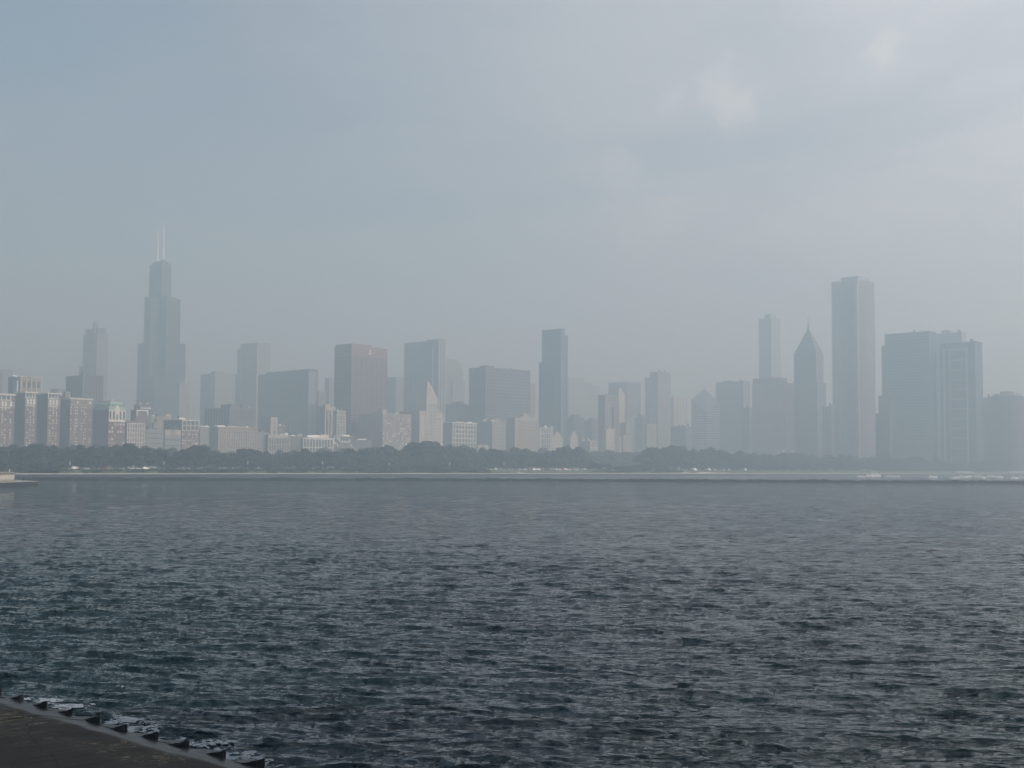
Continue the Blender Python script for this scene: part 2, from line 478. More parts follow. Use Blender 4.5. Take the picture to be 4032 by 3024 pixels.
# ------------------------------------------------------------------ lakefront street wall
def hotel():
    e = MICH
    n0, ls, le, h = place(59, 100, 147, 1545, e)
    root = empty('hotel', W(e, n0, LAND), GRID, 'brown brick hotel of four wings with dark courts, many white windows, penthouse loggia', 'hotel')
    def wing(xl, xc, xr, y, deep=None):
        n, a, c, hh = place(xl, xc, xr, y, e)
        b = Block(root, 0, n - n0, deep or a, c, 0, hh); b.e = e; b.body('wing', 'brown_brick'); b.nest = True; return b
    wB = wing(59, 100, 147, 1545); wC = wing(147, 189, 238, 1549); wD = wing(238, 277, 364, 1570)
    wA = wing(-60, -16, 59, 1553)
    D = wB.Ls
    H = zat(wB, 100, 1540)
    # rear slab that ties the wings together
    bx('rear_slab', 'brown_brick', root, -D - 22, -D + 3, wA.cy, wD.cy + wD.Le, 0, H - 3.2)
    bx('cornice', 'limestone', root, -D - 22.5, -D + 3.8, wA.cy - .5, wD.cy - 2, H - 3.3, H - 2.3)
    for b, cols, u, rows in ((wA, 3, (.36, .52, .80), 17), (wB, 3, (.22, .47, .74), 18), (wC, 3, (.2, .46, .72), 18), (wD, 7, (.05, .24, .32, .52, .64, .72, .90), 15)):
        Lz = b.z1
        zt = Lz - (15 if b is not wD else 8)
        b.windows('E', 0, rows, 1.05, 1.6, 18, zt, mats=('blind', 'blind', 'limestone', 'blind', 'glass'), skip=.1, u=[b.Le * k for k in u])
        if b is wD:
            b.piece('E', 'stone_storey', 'beige', .04, b.Le - .04, zt + .3, Lz - 1.2, .22)
            b.windows('E', 7, 1, 1.8, 2.2, zt + 2, zt + 6.5, mats=('glass', 'blind'), proud=.3, u=[b.Le * k for k in u])
        else:
            b.piece('E', 'stone_storey', 'beige', .04, b.Le - .04, zt + .3, Lz - 6.8, .22)
            b.piece('E', 'string_course', 'white_stone', .3, b.Le * .78, zt - .2, zt + .9, .7)
            b.windows('E', 0, 2, 1.9, 2.2, zt + 2, Lz - 7.2, mats=('blind',), proud=.3, u=[b.Le * k for k in u[:3]])
            # open colonnade under the roof edge
            b.piece('E', 'loggia', 'glass', .06, b.Le * .80, Lz - 5.4, Lz - 1.3, .08)
            b.piece('E', 'loggia_sill', 'white_stone', .1, b.Le * .8, Lz - 6.4, Lz - 5.4, .8)
            for k in (0.0, .26, .52, .74): b.piece('E', 'loggia_pier', 'white_stone', .1 + b.Le * k, b.Le * k + 1.0, Lz - 5.6, Lz - 1, .5)
        b.windows('S', 0, 14, 1.4, 1.8, 22, zt, mats=('glass', 'glass', 'grey_stone'), skip=.3, u=[b.Ls * .2, b.Ls * .55]) if b is wD else None
        b.cornice(1.5, 'white_stone', 1.0)
    # penthouse block with a big dark glazed tower at its south end
    e2 = e - D - 6
    np_, a, c, hh = place(51, 80, 166, 1483, e2)
    p = Block(root, -D - 6, np_ - n0, 14, c, H - 3, hh); p.body('penthouse', 'beige'); p.nest = True
    p.cornice(1.0, 'limestone', .8)
    p.piers('E', 5, 1.3, 'limestone', .8, z0=H - 1, name='penthouse_pier')
    for k in range(4):
        u = c * (.13 + .215 * k)
        p.piece('E', 'penthouse_window', 'glass', u, u + c * .12, H + 6, p.z1 - 5, .12)
        p.piece('E', 'penthouse_window', 'grey_stone', u, u + c * .12, H + 1, H + 4, .12)
    ng, a, c2, hg = place(40, 51, 79, 1482, e2 + 3)
    g = Block(root, -D - 3, ng - n0, 12, c2, H - 3, hg); g.body('glazed_tower', 'glass')
    add('domed_cap', cyl_mesh('white_paint', 20, .55), root, (-D - 3 - 6, ng - n0 + c2 / 2, hg), (0, 0, 0), (5.2, c2 * .42, 1.6))
    bx('painted_glint', 'blind', root, -D - 3, -D - 2.85, ng - n0 + c2 * .62, ng - n0 + c2 * .72, H + 1, hg - 5)  # white strip stands for a glint, painted on the dark glass
    n5, a5, c5, h5 = place(255, 260, 278, 1542, e - 14)
    bx('stair_head', 'beige', root, -22, -14, n5 - n0, n5 - n0 + c5, wD.z1 - 2, h5)
    bx('stair_head_door', 'dark_stone', root, -14.2, -13.8, n5 - n0 + c5 * .2, n5 - n0 + c5 * .55, wD.z1, h5 - 1)
hotel()

def mansard_hotel():
    b = building('mansard_hotel', 'red brick hotel with white terracotta upper storeys and curved green mansard roof', 365, 428, 494, 1612, MICH, 'red_brick', 'hotel')
    zt = b.z1; z1 = zat(b, 428, 1657); zm = zat(b, 428, 1578)
    b.piece('E', 'terracotta_storeys', 'white_stone', .1, b.Le - .1, z1, zt - .4, .5)
    b.piece('E', 'string_course', 'white_stone', .1, b.Le - .1, z1 - 1.2, z1 + .2, 1.3)
    b.windows('E', 6, 9, 2.0, 2.3, 14, z1 - 1.5, mats=('white_stone', 'glass', 'limestone'), skip=.1)
    # tall white-framed upper bays
    for i in range(5):
        u = b.Le * (i + .5) / 5
        for k in range(3):
            zc = z1 + 3 + k * (zt - z1 - 4) / 3
            b.piece('E', 'arched_window', 'glass', u - 1.15, u + 1.15, zc - 1.2, zc + 2.2, .62)
    b.windows('S', 5, 12, 1.4, 2.0, 12, z1, mats=('dark_stone', 'glass'), skip=.25)
    Ls, Le = b.Ls, b.Le
    prof = [(0, 0), (.9, 3.2), (1.6, 6.2), (2.9, 8.6), (5.0, zm - zt)]
    v = []; f = []
    for (i, z) in prof: v += [(-Ls + i, i, z), (-i, i, z), (-i, Le - i, z), (-Ls + i, Le - i, z)]
    for r in range(len(prof) - 1):
        for k in range(4): f.append((r * 4 + k, r * 4 + (k + 1) % 4, r * 4 + 4 + (k + 1) % 4, r * 4 + 4 + k))
    t = (len(prof) - 1) * 4; f.append((t, t + 1, t + 2, t + 3))
    ro = add('mansard_roof', mesh('mansard_roof', v, f, 'copper_green'), b.root, (0, 0, zt))
    bx('roof_ridge', 'roof_red', ro, -Ls + 5, -4.6, 4.6, Le - 4.6, zm - zt - .6, zm - zt + .7)
    oc = cyl_mesh('glass', 12)
    for i in range(5):
        add('round_dormer', oc, ro, (-2.3, Le * (i + .5) / 5, 5.2), (0, rad(72), 0), (1.1, 1.1, 1.6))
    add('gable', mesh('gable', [(0.7, -3, -6), (0.7, 3, -6), (0.7, 3, 1), (0.7, 1.6, 4.2), (0.7, 0, 5.4), (0.7, -1.6, 4.2), (0.7, -3, 1),
        (-3, -3, -6), (-3, 3, -6), (-3, 3, 1), (-3, 1.6, 4.2), (-3, 0, 5.4), (-3, -1.6, 4.2), (-3, -3, 1)],
        [(0, 1, 2, 3, 4, 5, 6), (13, 12, 11, 10, 9, 8, 7)] + [(i, i + 7, (i + 1) % 7 + 7, (i + 1) % 7) for i in range(7)], 'white_stone'), ro, (0, Le / 2, 0))
    bx('roof_hut', 'white_paint', b.root, -9, -5.5, Le * .25, Le * .38, zm - .5, zm + 1.8)
mansard_hotel()

b = building('office_block', 'white pier and dark glass office block right beside the mansard hotel', 488, 500, 570, 1665, MICH, 'purple_brick')
b.piers('E', 8, .9, 'white_stone', .6); b.bands('E', 9, .9, 'white_stone', .4, z0=8)
b.windows('E', 14, 2, .8, 3.2, b.z1 - 11, b.z1 - 1.5, mats=('glass', 'grey_stone'), proud=.2)
roofbox(b, 0, 1, .25, .9, 3.2, 'purple_brick', 'setback_storey')

b = building('sign_hotel', 'dark brick hotel with white framed top panel and white rooftop lettering', 515, 538, 583, 1613, MICH - 34, 'purple_brick', 'hotel')
z = b.z1
b.piece('E', 'frame_side', 'white_paint', .0, 1.1, z - 8.2, z - .2, .5); b.piece('E', 'frame_side', 'white_paint', b.Le - 1.1, b.Le, z - 7, z - .2, .5)
b.piece('E', 'frame_top', 'white_paint', 1.1, b.Le - 1.1, z - 1.3, z - .2, .5)
b.windows('E', 4, 5, 1.6, 1.8, z - 26, z - 10, mats=('blind', 'glass', 'glass'), skip=.2)
b.windows('S', 3, 6, 1.4, 1.6, z - 28, z - 3, mats=('dark_stone', 'grey_stone'), skip=.2)
def lettering(text, parent, x, y, z, size, m='white_paint', name='sign_lettering'):
    cu = bpy.data.curves.new(name, 'FONT'); cu.body = text; cu.size = size; cu.extrude = 0.15; cu.offset = 0.02
    cu.materials.append(MATS[m]); cu.resolution_u = 2
    o = bpy.data.objects.new(name, cu); o.location = (x, y, z); o.rotation_euler = (rad(90), 0, rad(90))
    COL.objects.link(o); bpy.context.view_layer.update()
    me = bpy.data.meshes.new_from_object(o.evaluated_get(bpy.context.evaluated_depsgraph_get()))
    m2 = add(name, me, parent, o.location, o.rotation_euler); bpy.data.objects.remove(o)
    return m2
lettering('Travelodge', b.root, .3, b.Le * .25, z + 1.4, 3.6)
for k in (.3, .55, .8, 1.05): bx('sign_post', 'dark_metal', b.root, -.1, .15, b.Le * k, b.Le * k + .2, z - .3, z + 1.9)
bx('sign_rail', 'dark_metal', b.root, -.1, .12, b.Le * .25, b.Le * 1.2, z + 1.05, z + 1.25)
b2 = building('rear_sign_block', 'low dark block carrying a thin pale roof sign behind the framed hotel top', 528, 540, 596, 1592, MICH - 75, 'dark_stone')
lettering('Travelodge', b2.root, .3, 0, b2.z1 + .6, 3.9, 'limestone')
for k in (.1, .5, .9): bx('sign_post', 'dark_metal', b2.root, -.1, .15, b2.Le * k, b2.Le * k + .2, b2.z1 - .3, b2.z1 + 1.2)

b = building('office_block', 'low grey office block with pale horizontal floor lines below beige setbacks', 564, 572, 644, 1691, MICH, 'grey_stone')
b.bands('E', 6, .55, 'limestone', .3, z0=10); b.windows('E', 9, 6, 2.6, 1.6, 9, b.z1 - 1.5, mats=('blue_glass',), skip=.1)
b = building('setback_block', 'small blank beige setback block above the low grey offices', 598, 606, 644, 1664, MICH - 26, 'beige')
b.cornice(.5, 'limestone', .3); b.piece('E', 'lower_step', 'beige', b.Le * .25, b.Le * .8, 2, b.z1 - 7, 4.0); b.windows('E', 3, 4, 1.5, 1.5, 6, b.z1 - 9, mats=('glass',))
b = building('loft_block', 'blank tan loft block behind the small beige setback block', 572, 580, 680, 1638, MICH - 95, 'beige')
b.piers('E', 6, 1.2, 'beige', .4); b.windows('E', 10, 4, 1.8, 1.6, b.z1 - 22, b.z1 - 4, mats=('grey_stone', 'glass'), skip=.3)
roofbox(b, .72, .95, .2, .6, 3.5, 'limestone', 'tank_house')
b = building('office_block', 'low grey block beside the brick tower with white framed top', 646, 650, 713, 1691, MICH, 'grey_stone')
b.bands('E', 5, .5, 'limestone', .3, z0=12); b.piece('E', 'pale_panel', 'limestone', b.Le * .62, b.Le * .98, b.z1 - 7, b.z1 - .3, .4); b.piece('E', 'pale_panel', 'limestone', .2, b.Le * .3, b.z1 - 8, b.z1 - .3, .4)
b.windows('E', 8, 4, 2.4, 1.7, 10, b.z1 - 9, mats=('blue_glass', 'glass'))
b = building('brick_office', 'dark purple brick block with four-bay white framed top and rows of white windows', 644, 717, 784, 1653, MICH, 'purple_brick')
zt = zat(b, 717, 1694)
b.piece('E', 'glazed_storeys', 'glass', .2, b.Le - .2, zt, b.z1 - .6, .15)
b.piers('E', 5, .9, 'white_stone', .7, z0=zt - 1, name='frame_pier'); b.bands('E', 3, .9, 'white_stone', .55, z0=zt - .6, name='frame_bar')
b.windows('E', 12, 8, 1.0, 1.7, 14, zt - 3, mats=('blind', 'blind', 'glass', 'purple_brick'), skip=.12)
b.cornice(.8, 'limestone', .6); roofbox(b, .0, .35, .15, .5, 2.6, 'white_paint')
b.windows('S', 6, 6, 1.6, 1.8, b.z1 - 26, b.z1 - 3, mats=('dark_stone', 'glass'), skip=.3)
b = building('narrow_block', 'dim narrow block with white cornice brackets between brick and beige blocks', 782, 788, 824, 1680, MICH - 8, 'grey_stone')
b.cornice(.9, 'white_stone', .8); b.piers('E', 5, .7, 'limestone', .35); b.bands('E', 6, .7, 'limestone', .25)
b = building('stone_block', 'wide beige stone block with tall closely set piers', 822, 859, 1012, 1682, MICH, 'beige')
b.piers('E', 17, 1.5, 'limestone', .8, z1=b.z1 - 3)
b.windows('E', 16, 9, 1.35, 2.2, 6, b.z1 - 4, mats=('glass', 'glass', 'grey_stone'), proud=.1)
b.cornice(1.2, 'limestone', .9); roofbox(b, .0, .2, .1, .5, 2.6, 'white_paint', 'rooftop_unit'); roofbox(b, .27, .56, .15, .5, 2.4, 'limestone', 'rooftop_unit'); roofbox(b, .75, .8, .1, .3, 2.2, 'white_paint', 'rooftop_unit')
b.windows('S', 5, 8, 1.6, 2.0, 8, b.z1 - 4, mats=('dark_stone',), skip=.2)
b = building('low_block', 'small shaded block between beige stone block and muralled tower', 1008, 1014, 1056, 1700, MICH - 6, 'grey_stone')
b.bands('E', 5, .8, 'dark_stone', .25); b.piers('E', 5, .6, 'grey_stone', .4)
b = building('mural_tower', 'grey party-wall tower with black mural figures on pale panel', 1030, 1066, 1094, 1642, MICH - 40, 'grey_stone')
mp_ = b.piece('E', 'mural_panel', 'limestone', .1, b.Le - .1, b.z1 - 27, b.z1 - .4, .3)
def ink(pts, z, u, s):
    n = len(pts)
    v = [(x_, u + p[0] * s, z + p[1] * s) for x_ in (.26, .42) for p in pts]
    f = [tuple(range(n, 2 * n)), tuple(range(n))[::-1]] + [(i, (i + 1) % n, (i + 1) % n + n, i + n) for i in range(n)]
    add('mural_figure', mesh('mural_figure', v, f, 'mural_ink'), b.root)
zt = b.z1; c = b.Le / 2
ink([(-.3, 0), (.4, .4), (.5, 2.2), (.3, 2.6), (-.1, 1.4), (-1.5, 0.2), (-1.6, -.8), (-.8, -.5)], zt - 5.6, c, 1.0)
ink([(-1.8, 0), (2.3, -.2), (2.2, 1.4), (1.3, 1.0), (.9, 2.2), (-.4, 1.4), (-1.5, 1.6), (-1.2, .6)], zt - 9.6, c - .2, 1.0)
ink([(-1.6, 1.4), (-.4, .2), (.9, .3), (1.3, 1.6), (.6, 1.0), (-.6, 1.2), (-1.8, 2.4)], zt - 13.6, c - .6, 1.1)
ink([(-.8, 0), (.9, .2), (.6, .9), (-.4, .7)], zt - 15.6, c + .5, 1.0)
ink([(-1.3, -1.6), (1.3, -2), (1.2, 1.6), (.4, 1.4), (.2, .2), (-.6, .6), (-1.1, 1.6)], zt - 20.0, c + .2, 1.2)
b.windows('S', 4, 6, 1.4, 1.7, 8, b.z1 - 5, mats=('dark_stone',), skip=.3)
b = building('tan_block', 'short pinkish brick block peeping beside the muralled tower', 1090, 1096, 1125, 1676, MICH - 62, 'brown_brick')
b.windows('E', 5, 6, 1.2, 1.6, 6, b.z1 - 2, mats=('glass', 'limestone'), skip=.2); b.cornice(.7, 'limestone', .5)
b = building('gallery_block', 'low beige block of eight bays below the muralled tower', 1050, 1055, 1140, 1711, MICH, 'glass')
b.piers('E', 9, 1.5, 'limestone', .8); b.bands('E', 5, 1.5, 'limestone', .6, z0=3, z1=b.z1 - 3); b.piece('E', 'parapet', 'limestone', .05, b.Le - .05, b.z1 - 4.4, b.z1 + .3, .55); b.cornice(.6, 'limestone', .8)
for i in range(8):
    u = b.Le * (i + .5) / 8
    for k in range(4): b.piece('E', 'mullion', 'limestone', u - .15, u + .15, 4.5 + k * 5.6, 8.8 + k * 5.6, .12)
b = building('low_block', 'shaded grey block between the two low beige bay-fronted blocks', 1138, 1142, 1193, 1716, MICH - 4, 'dark_stone')
b.bands('E', 5, .9, 'grey_stone', .25); b.piers('E', 6, .6, 'grey_stone', .4); roofbox(b, .1, .4, .1, .2, 1.2, 'white_paint', 'rooftop_unit'); roofbox(b, .6, .95, .1, .3, 2.8, 'limestone', 'rooftop_unit')
b = building('terrace_block', 'low white ten-bay block with pale tented roof terrace', 1188, 1193, 1312, 1724, MICH, 'glass')
b.piers('E', 11, 1.3, 'white_stone', .8); b.bands('E', 4, 1.4, 'white_stone', .6, z0=5, z1=b.z1 - .6); b.cornice(.9, 'white_stone', 1.0)
for i in range(10):
    u = b.Le * (i + .5) / 10
    for k in range(4): b.piece('E', 'window_panel', random.choice(('grey_stone', 'purple_brick', 'glass')), u - 1.4, u + 1.4, 2.5 + k * 5.2, 5.6 + k * 5.2, .12)
v = []; f = []; Lt = b.Le * .58
for i in range(13):
    t = i / 12; hh = 1.6 + 1.6 * math.sin(math.pi * t)
    for (x_, z_) in ((-1, 1.0), (-4, hh + 1.1), (-9, hh + 1.1), (-12, 1.0)): v.append((x_, b.Le * .17 + Lt * t, b.z1 + z_))
for i in range(12):
    for k in range(3): f.append((i * 4 + k, i * 4 + k + 1, i * 4 + k + 5, i * 4 + k + 4))
add('terrace_canopy', mesh('terrace_canopy', v, f, 'white_paint'), b.root)
for i in range(13): bx('canopy_post', 'white_paint', b.root, -1.1, -.9, b.Le * .17 + Lt * i / 12 - .1, b.Le * .17 + Lt * i / 12 + .1, b.z1 - .4, b.z1 + 1.05)
roofbox(b, .6, .86, .3, .6, 5, 'white_stone', 'roof_pavilion')

b = building('slender_tower', 'slender white ribbed brick tower with stepped pale crown', 1258, 1280, 1320, 1600, MICH - 55, 'brown_brick', 'tower')
b.piers('E', 4, 1.2, 'white_stone', .9, z1=b.z1 - 2); b.piece('E', 'crown_storey', 'limestone', .1, b.Le - .1, b.z1 - 5.5, b.z1 + .3, .95); roofbox(b, .14, .62, .2, .7, 3.2, 'limestone', 'crown')
for k in range(4): b.piece('E', 'window_strip', 'glass', b.Le * (.12 + .26 * k), b.Le * (.2 + .26 * k), 10, b.z1 - 7, .1)
b.piers('S', 4, .5, 'grey_stone', .4)
b = building('balcony_tower', 'slim white framed tower with two columns of stacked balconies', 1318, 1325, 1361, 1617, MICH - 50, 'grey_stone', 'tower')
b.piers('E', 4, .8, 'white_stone', .9, z1=b.z1 - 5)
b.piece('E', 'crown_band', 'limestone', .1, b.Le - .1, b.z1 - 2.2, b.z1 + .3, 1.0); b.piece('E', 'frame_bar', 'white_stone', .1, b.Le - .1, b.z1 - 6.6, b.z1 - 5.2, .9); b.piece('E', 'frame_bar', 'white_stone', b.Le * .3, b.Le * .7, b.z1 - 20, b.z1 - 19, .7)
for k in range(14):
    zz_ = b.z1 - 10 - k * 4.1
    b.piece('E', 'balcony', 'white_stone', b.Le * .06, b.Le * .3, zz_, zz_ + 1.1, .7); b.piece('E', 'balcony', 'white_stone', b.Le * .68, b.Le * .95, zz_, zz_ + 1.1, .7)
    b.piece('E', 'window', 'glass', b.Le * .07, b.Le * .29, zz_ + 1.3, zz_ + 3.4, .1); b.piece('E', 'window', 'glass', b.Le * .69, b.Le * .94, zz_ + 1.3, zz_ + 3.4, .1)
b = building('glass_frame', 'tall thin pale glass stair frame left of the slender ribbed tower', 1250, 1252, 1271, 1612, MICH - 80, 'blue_glass', 'tower')
b.piers('E', 3, .5, 'limestone', .5); b.bands('E', 8, .4, 'limestone', .4)
b = building('dark_block', 'dark low block with scattered white windows on beige podium', 1306, 1312, 1394, 1717, MICH, 'dark_stone')
zp = zat(b, 1312, 1756)
b.piece('E', 'podium', 'beige', b.Le * .16, b.Le - .1, 0, zp, 2.2)
for i in range(6): b.piece('E', 'podium_window', 'glass', b.Le * (.2 + .13 * i), b.Le * (.27 + .13 * i), 3, zp - 1.5, 2.35)
b.windows('E', 12, 5, 1.5, 2.2, zp + .5, b.z1 - 2, mats=('blind', 'dark_metal', 'dark_metal'), skip=.3)
b.cornice(.7, 'white_stone', .5); roofbox(b, .45, .8, .2, .6, 2.0, 'white_paint', 'rooftop_unit')
b = building('low_block', 'low shaded long block under the red banded tower', 1390, 1396, 1463, 1731, MICH - 4, 'dark_stone')
b.bands('E', 4, 1.0, 'grey_stone', .25); b.piers('E', 8, .6, 'grey_stone', .35); roofbox(b, .2, .7, .1, .3, 1.4, 'white_paint', 'rooftop_unit')
b = building('windowed_block', 'tall beige block packed with small windows, dark side wall facing the red tower', 1413, 1507, 1619, 1630, MICH, 'beige')
b.windows('E', 15, 15, 1.4, 2.1, 20, b.z1 - 4, mats=('glass', 'glass', 'blind', 'grey_stone'), skip=.05, proud=.1)
b.piece('E', 'corner_strip', 'limestone', b.Le - 1.2, b.Le - .05, 2, b.z1 - .2, .5); b.cornice(.9, 'limestone', .7)
roofbox(b, .0, .14, .02, .2, 6, 'limestone', 'roof_arch'); roofbox(b, .2, .42, .2, .5, 3, 'grey_stone'); roofbox(b, .5, .62, .1, .3, 2, 'white_paint', 'rooftop_unit')
b.windows('S', 8, 10, 1.6, 2.0, 24, b.z1 - 4, mats=('dark_stone', 'glass'), skip=.3)

def pyramid_tower():
    b = building('pyramid_tower', 'pale stone setback tower crowned by a stepped beehive pyramid', 1623, 1652, 1743, 1618, MICH, 'limestone', 'tower', Ls=46)
    b.piers('E', 20, 1.0, 'white_stone', .7, z1=b.z1 - 6)
    b.windows('E', 19, 13, 1.05, 2.3, 14, b.z1 - 8, mats=('glass', 'glass', 'grey_stone'), proud=.12)
    b.cornice(.8, 'limestone', .5)
    b.windows('S', 8, 10, 1.2, 2.2, 20, b.z1 - 8, mats=('dark_stone',), skip=.15)
    n, a, c, h = place(1640, 1677, 1720, 1573, MICH - .8)
    t = Block(b.root, -.8 + 1.6, n - b.n, c, c, b.z1 - 20, h)
    t.body('tower_shaft', 'limestone'); t.nest = True
    t.piers('E', 9, .9, 'white_stone', .6, z1=t.z1 - 5.5)
    t.windows('E', 8, 6, 1.0, 2.6, b.z1 - 18, t.z1 - 6, mats=('glass', 'dark_stone'), proud=.1)
    t.piece('E', 'string_course', 'white_stone', .05, c - .05, t.z1 - 5.2, t.z1 - 4.2, 1.0)
    t.piers('S', 6, .9, 'limestone', .5)
    zt = t.z1; apex = zat(b, 1683, 1509) + 3
    steps = 9
    for k in range(steps):
        f0 = k / steps
        s = (1 - f0 ** 1.2 * .93)
        w = c * s
        z0 = zt - .3 + (apex - zt) * f0; z1 = zt + (apex - zt) * (k + 1) / steps
        bx('pyramid_step', 'limestone', b.root, t.cx - c / 2 - w / 2, t.cx - c / 2 + w / 2, t.cy + c / 2 - w / 2, t.cy + c / 2 + w / 2, z0, z1)
    cyl('beacon', 'grey_stone', b.root, t.cx - c / 2, t.cy + c / 2, apex - .3, apex + 4, .9, 8, .5)
pyramid_tower()

b = building('grid_block', 'white gridded block with bright cornice beside the pyramid tower', 1744, 1781, 1875, 1664, MICH, 'glass')
b.piers('E', 9, 1.3, 'white_stone', .8); b.bands('E', 10, 1.3, 'white_stone', .55, z0=6, z1=b.z1 - 2.5)
for i in range(8):
    for k in range(9):
        b.piece('E', 'window_panel', random.choice(('grey_stone', 'glass', 'limestone', 'blue_glass')), b.Le * (i + .5) / 8 - 1.2, b.Le * (i + .5) / 8 + 1.2, 8 + k * (b.z1 - 12) / 9.3, 10.6 + k * (b.z1 - 12) / 9.3, .12)
b.cornice(1.0, 'white_paint', 1.0); roofbox(b, .25, .62, .3, .6, 2.6, 'grey_stone'); roofbox(b, .7, .88, .1, .2, 2.2, 'white_paint', 'rooftop_unit')
bx('side_wall', 'grey_stone', b.root, -b.Ls + .1, -.6, -.4, .5, 0, b.z1 - .5)
b = building('banded_block', 'grey block with fine pale floor bands right of the white gridded block', 1875, 1938, 1993, 1660, MICH, 'grey_stone')
b.bands('E', 12, .8, 'limestone', .35, z0=10); b.bands('S', 12, .6, 'limestone', .25, z0=10); b.cornice(.8, 'limestone', .7)
roofbox(b, .0, .5, .1, .35, 3.4, 'limestone'); roofbox(b, .0, .3, .55, .95, 4.2, 'limestone'); roofbox(b, .65, 1.2, .5, .9, 6, 'beige', 'rear_penthouse')
b = building('low_pavilion', 'low cream flat-roofed building showing over the treetops below the banded block', 1876, 1880, 1925, 1756, MICH + 60, 'limestone')
b.cornice(.8, 'white_stone', 1.0); b.windows('E', 7, 1, 2.2, 2, 4, 8, mats=('glass',))
b = building('framed_block', 'broad beige block outlined by a pale stone frame', 1993, 2027, 2120, 1646, MICH, 'beige')
b.piece('E', 'frame_side', 'limestone', .05, 2.4, 1, b.z1 - .2, .7); b.piece('E', 'frame_side', 'limestone', b.Le - 2.4, b.Le - .05, 1, b.z1 - .2, .7); b.piece('E', 'frame_top', 'limestone', 2.4, b.Le - 2.4, b.z1 - 3.4, b.z1 - .2, .7)
b.bands('E', 14, .9, 'limestone', .3, z0=8, z1=b.z1 - 5, u0=2.6, u1=b.Le - 2.6); b.windows('E', 12, 12, 1.6, 1.6, 9, b.z1 - 6, mats=('grey_stone', 'glass'), skip=.25, u=[b.Le * (.1 + .8 * i / 11) for i in range(12)])
b.cornice(.9, 'limestone', .7); roofbox(b, .3, .85, .2, .5, 3, 'beige'); roofbox(b, .55, .75, .5, .8, 8, 'limestone', 'tank_house')
b = building('grid_block', 'small bright white block of stacked window bays beside the framed block', 2119, 2122, 2176, 1682, MICH, 'glass')
b.piers('E', 7, 1.0, 'white_stone', .8); b.bands('E', 8, 1.2, 'white_stone', .5, z0=6); b.piece('E', 'solid_bay', 'limestone', .1, b.Le * .12, 1, b.z1 - .3, .9); b.piece('E', 'corner_bay', 'limestone', b.Le * .88, b.Le - .05, 1, b.z1 + 3, .9)
def gabled(name, label, xl, xc, xr, yb, yap, e):
    b = building(name, label, xl, xc, xr, yb, e, 'limestone')
    ap = zat(b, (xc + xr) / 2, yap) - b.z1
    L, c = min(b.Ls, 24), b.Le
    v = [(.2, -.1, -.2), (.2, c + .1, -.2), (.2, c / 2, ap), (-L, -.1, -.2), (-L, c + .1, -.2), (-L, c / 2, ap)]
    add('gable_roof', mesh('gable_roof', v, [(0, 1, 2), (4, 3, 5), (0, 2, 5, 3), (1, 4, 5, 2), (0, 3, 4, 1)], 'limestone'), b.root, (0, 0, b.z1))
    b.piers('E', 5, .7, 'white_stone', .4); b.windows('E', 5, 7, 1.3, 2, 8, b.z1 - 2, mats=('glass', 'grey_stone'), skip=.1)
    return b
gabled('gabled_block', 'pale block with a broad gable roof beside the bright white bay block', 2174, 2177, 2214, 1726, 1698, MICH)
gabled('gabled_block', 'pale narrow block with a steep pointed gable standing alone above the treetops', 2238, 2246, 2276, 1728, 1696, MICH - 20)
b = building('banded_block', 'short block with white balcony bands above the trees near the park gap', 2279, 2323, 2351, 1736, MICH, 'grey_stone')
b.bands('E', 5, 1.3, 'white_stone', .7, z0=3); b.piers('E', 3, .8, 'white_stone', .8); roofbox(b, .0, .3, .2, .4, 4, 'limestone'); roofbox(b, .3, .7, .9, 1.3, 5, 'limestone', 'rear_penthouse')
b = building('banded_tower', 'pale banded mid-rise tower standing lowest in front of the slim brown tower', 2372, 2386, 2420, 1688, MICH, 'limestone', 'tower')
b.bands('E', 15, 1.0, 'white_stone', .5, z0=4); b.windows('E', 5, 14, 2.0, 1.6, 6, b.z1 - 3, mats=('grey_stone', 'glass'), skip=.1)
bx('podium', 'limestone', b.root, -20, .5, -26, -.2, 0, 14)
b = building('slim_tower', 'slim brownish stepped tower with white side stripe left of the hazy box tower', 2355, 2382, 2430, 1554, MICH - 90, 'brown_brick', 'tower')
b.bands('E', 20, .9, 'limestone', .3, u1=b.Le * .45); b.piers('E', 5, .9, 'limestone', .5); b.piece('E', 'stepped_wing', 'brown_brick', b.Le * .55, b.Le - .1, 0, b.z1 - 22, 5)
b = building('pale_tower', 'pale sunlit thin tower rising before the hazy box tower', 2424, 2436, 2460, 1545, MICH - 130, 'limestone', 'tower')
roofbox(b, .1, .6, .1, .8, 8, 'limestone', 'crown'); b.piers('E', 4, .8, 'white_stone', .5); b.bands('E', 10, .8, 'beige', .3)
b = building('stepped_tower', 'beige stepped tower with a thin upper shaft above the park trees', 2448, 2454, 2489, 1713, MICH, 'beige', 'tower')
n, a, c, h = place(2462, 2465, 2481, 1664, MICH - 6); t = Block(b.root, -6, n - b.n, 14, c, b.z1 - 2, h); t.body('upper_shaft', 'beige'); t.nest = True; t.piers('E', 4, .6, 'limestone', .4); b.piers('E', 6, .7, 'limestone', .4); b.bands('E', 8, .7, 'limestone', .3)
b = building('beige_tower', 'beige square-windowed tower at the left end of the farther tree belt', 2540, 2547, 2584, 1671, MICH, 'beige', 'tower')
b.windows('E', 7, 15, 1.4, 1.8, 8, b.z1 - 3, mats=('grey_stone', 'glass'), skip=.06); b.piers('E', 8, .7, 'limestone', .3); b.cornice(.8, 'limestone', .6)
b = building('long_low_block', 'very low pale block glimpsed over the dip in the treetops', 2470, 2480, 2548, 1778, MICH + 20, 'limestone')
b.bands('E', 2, .8, 'white_stone', .4, z0=3); b.cornice(.5, 'white_stone', .5)
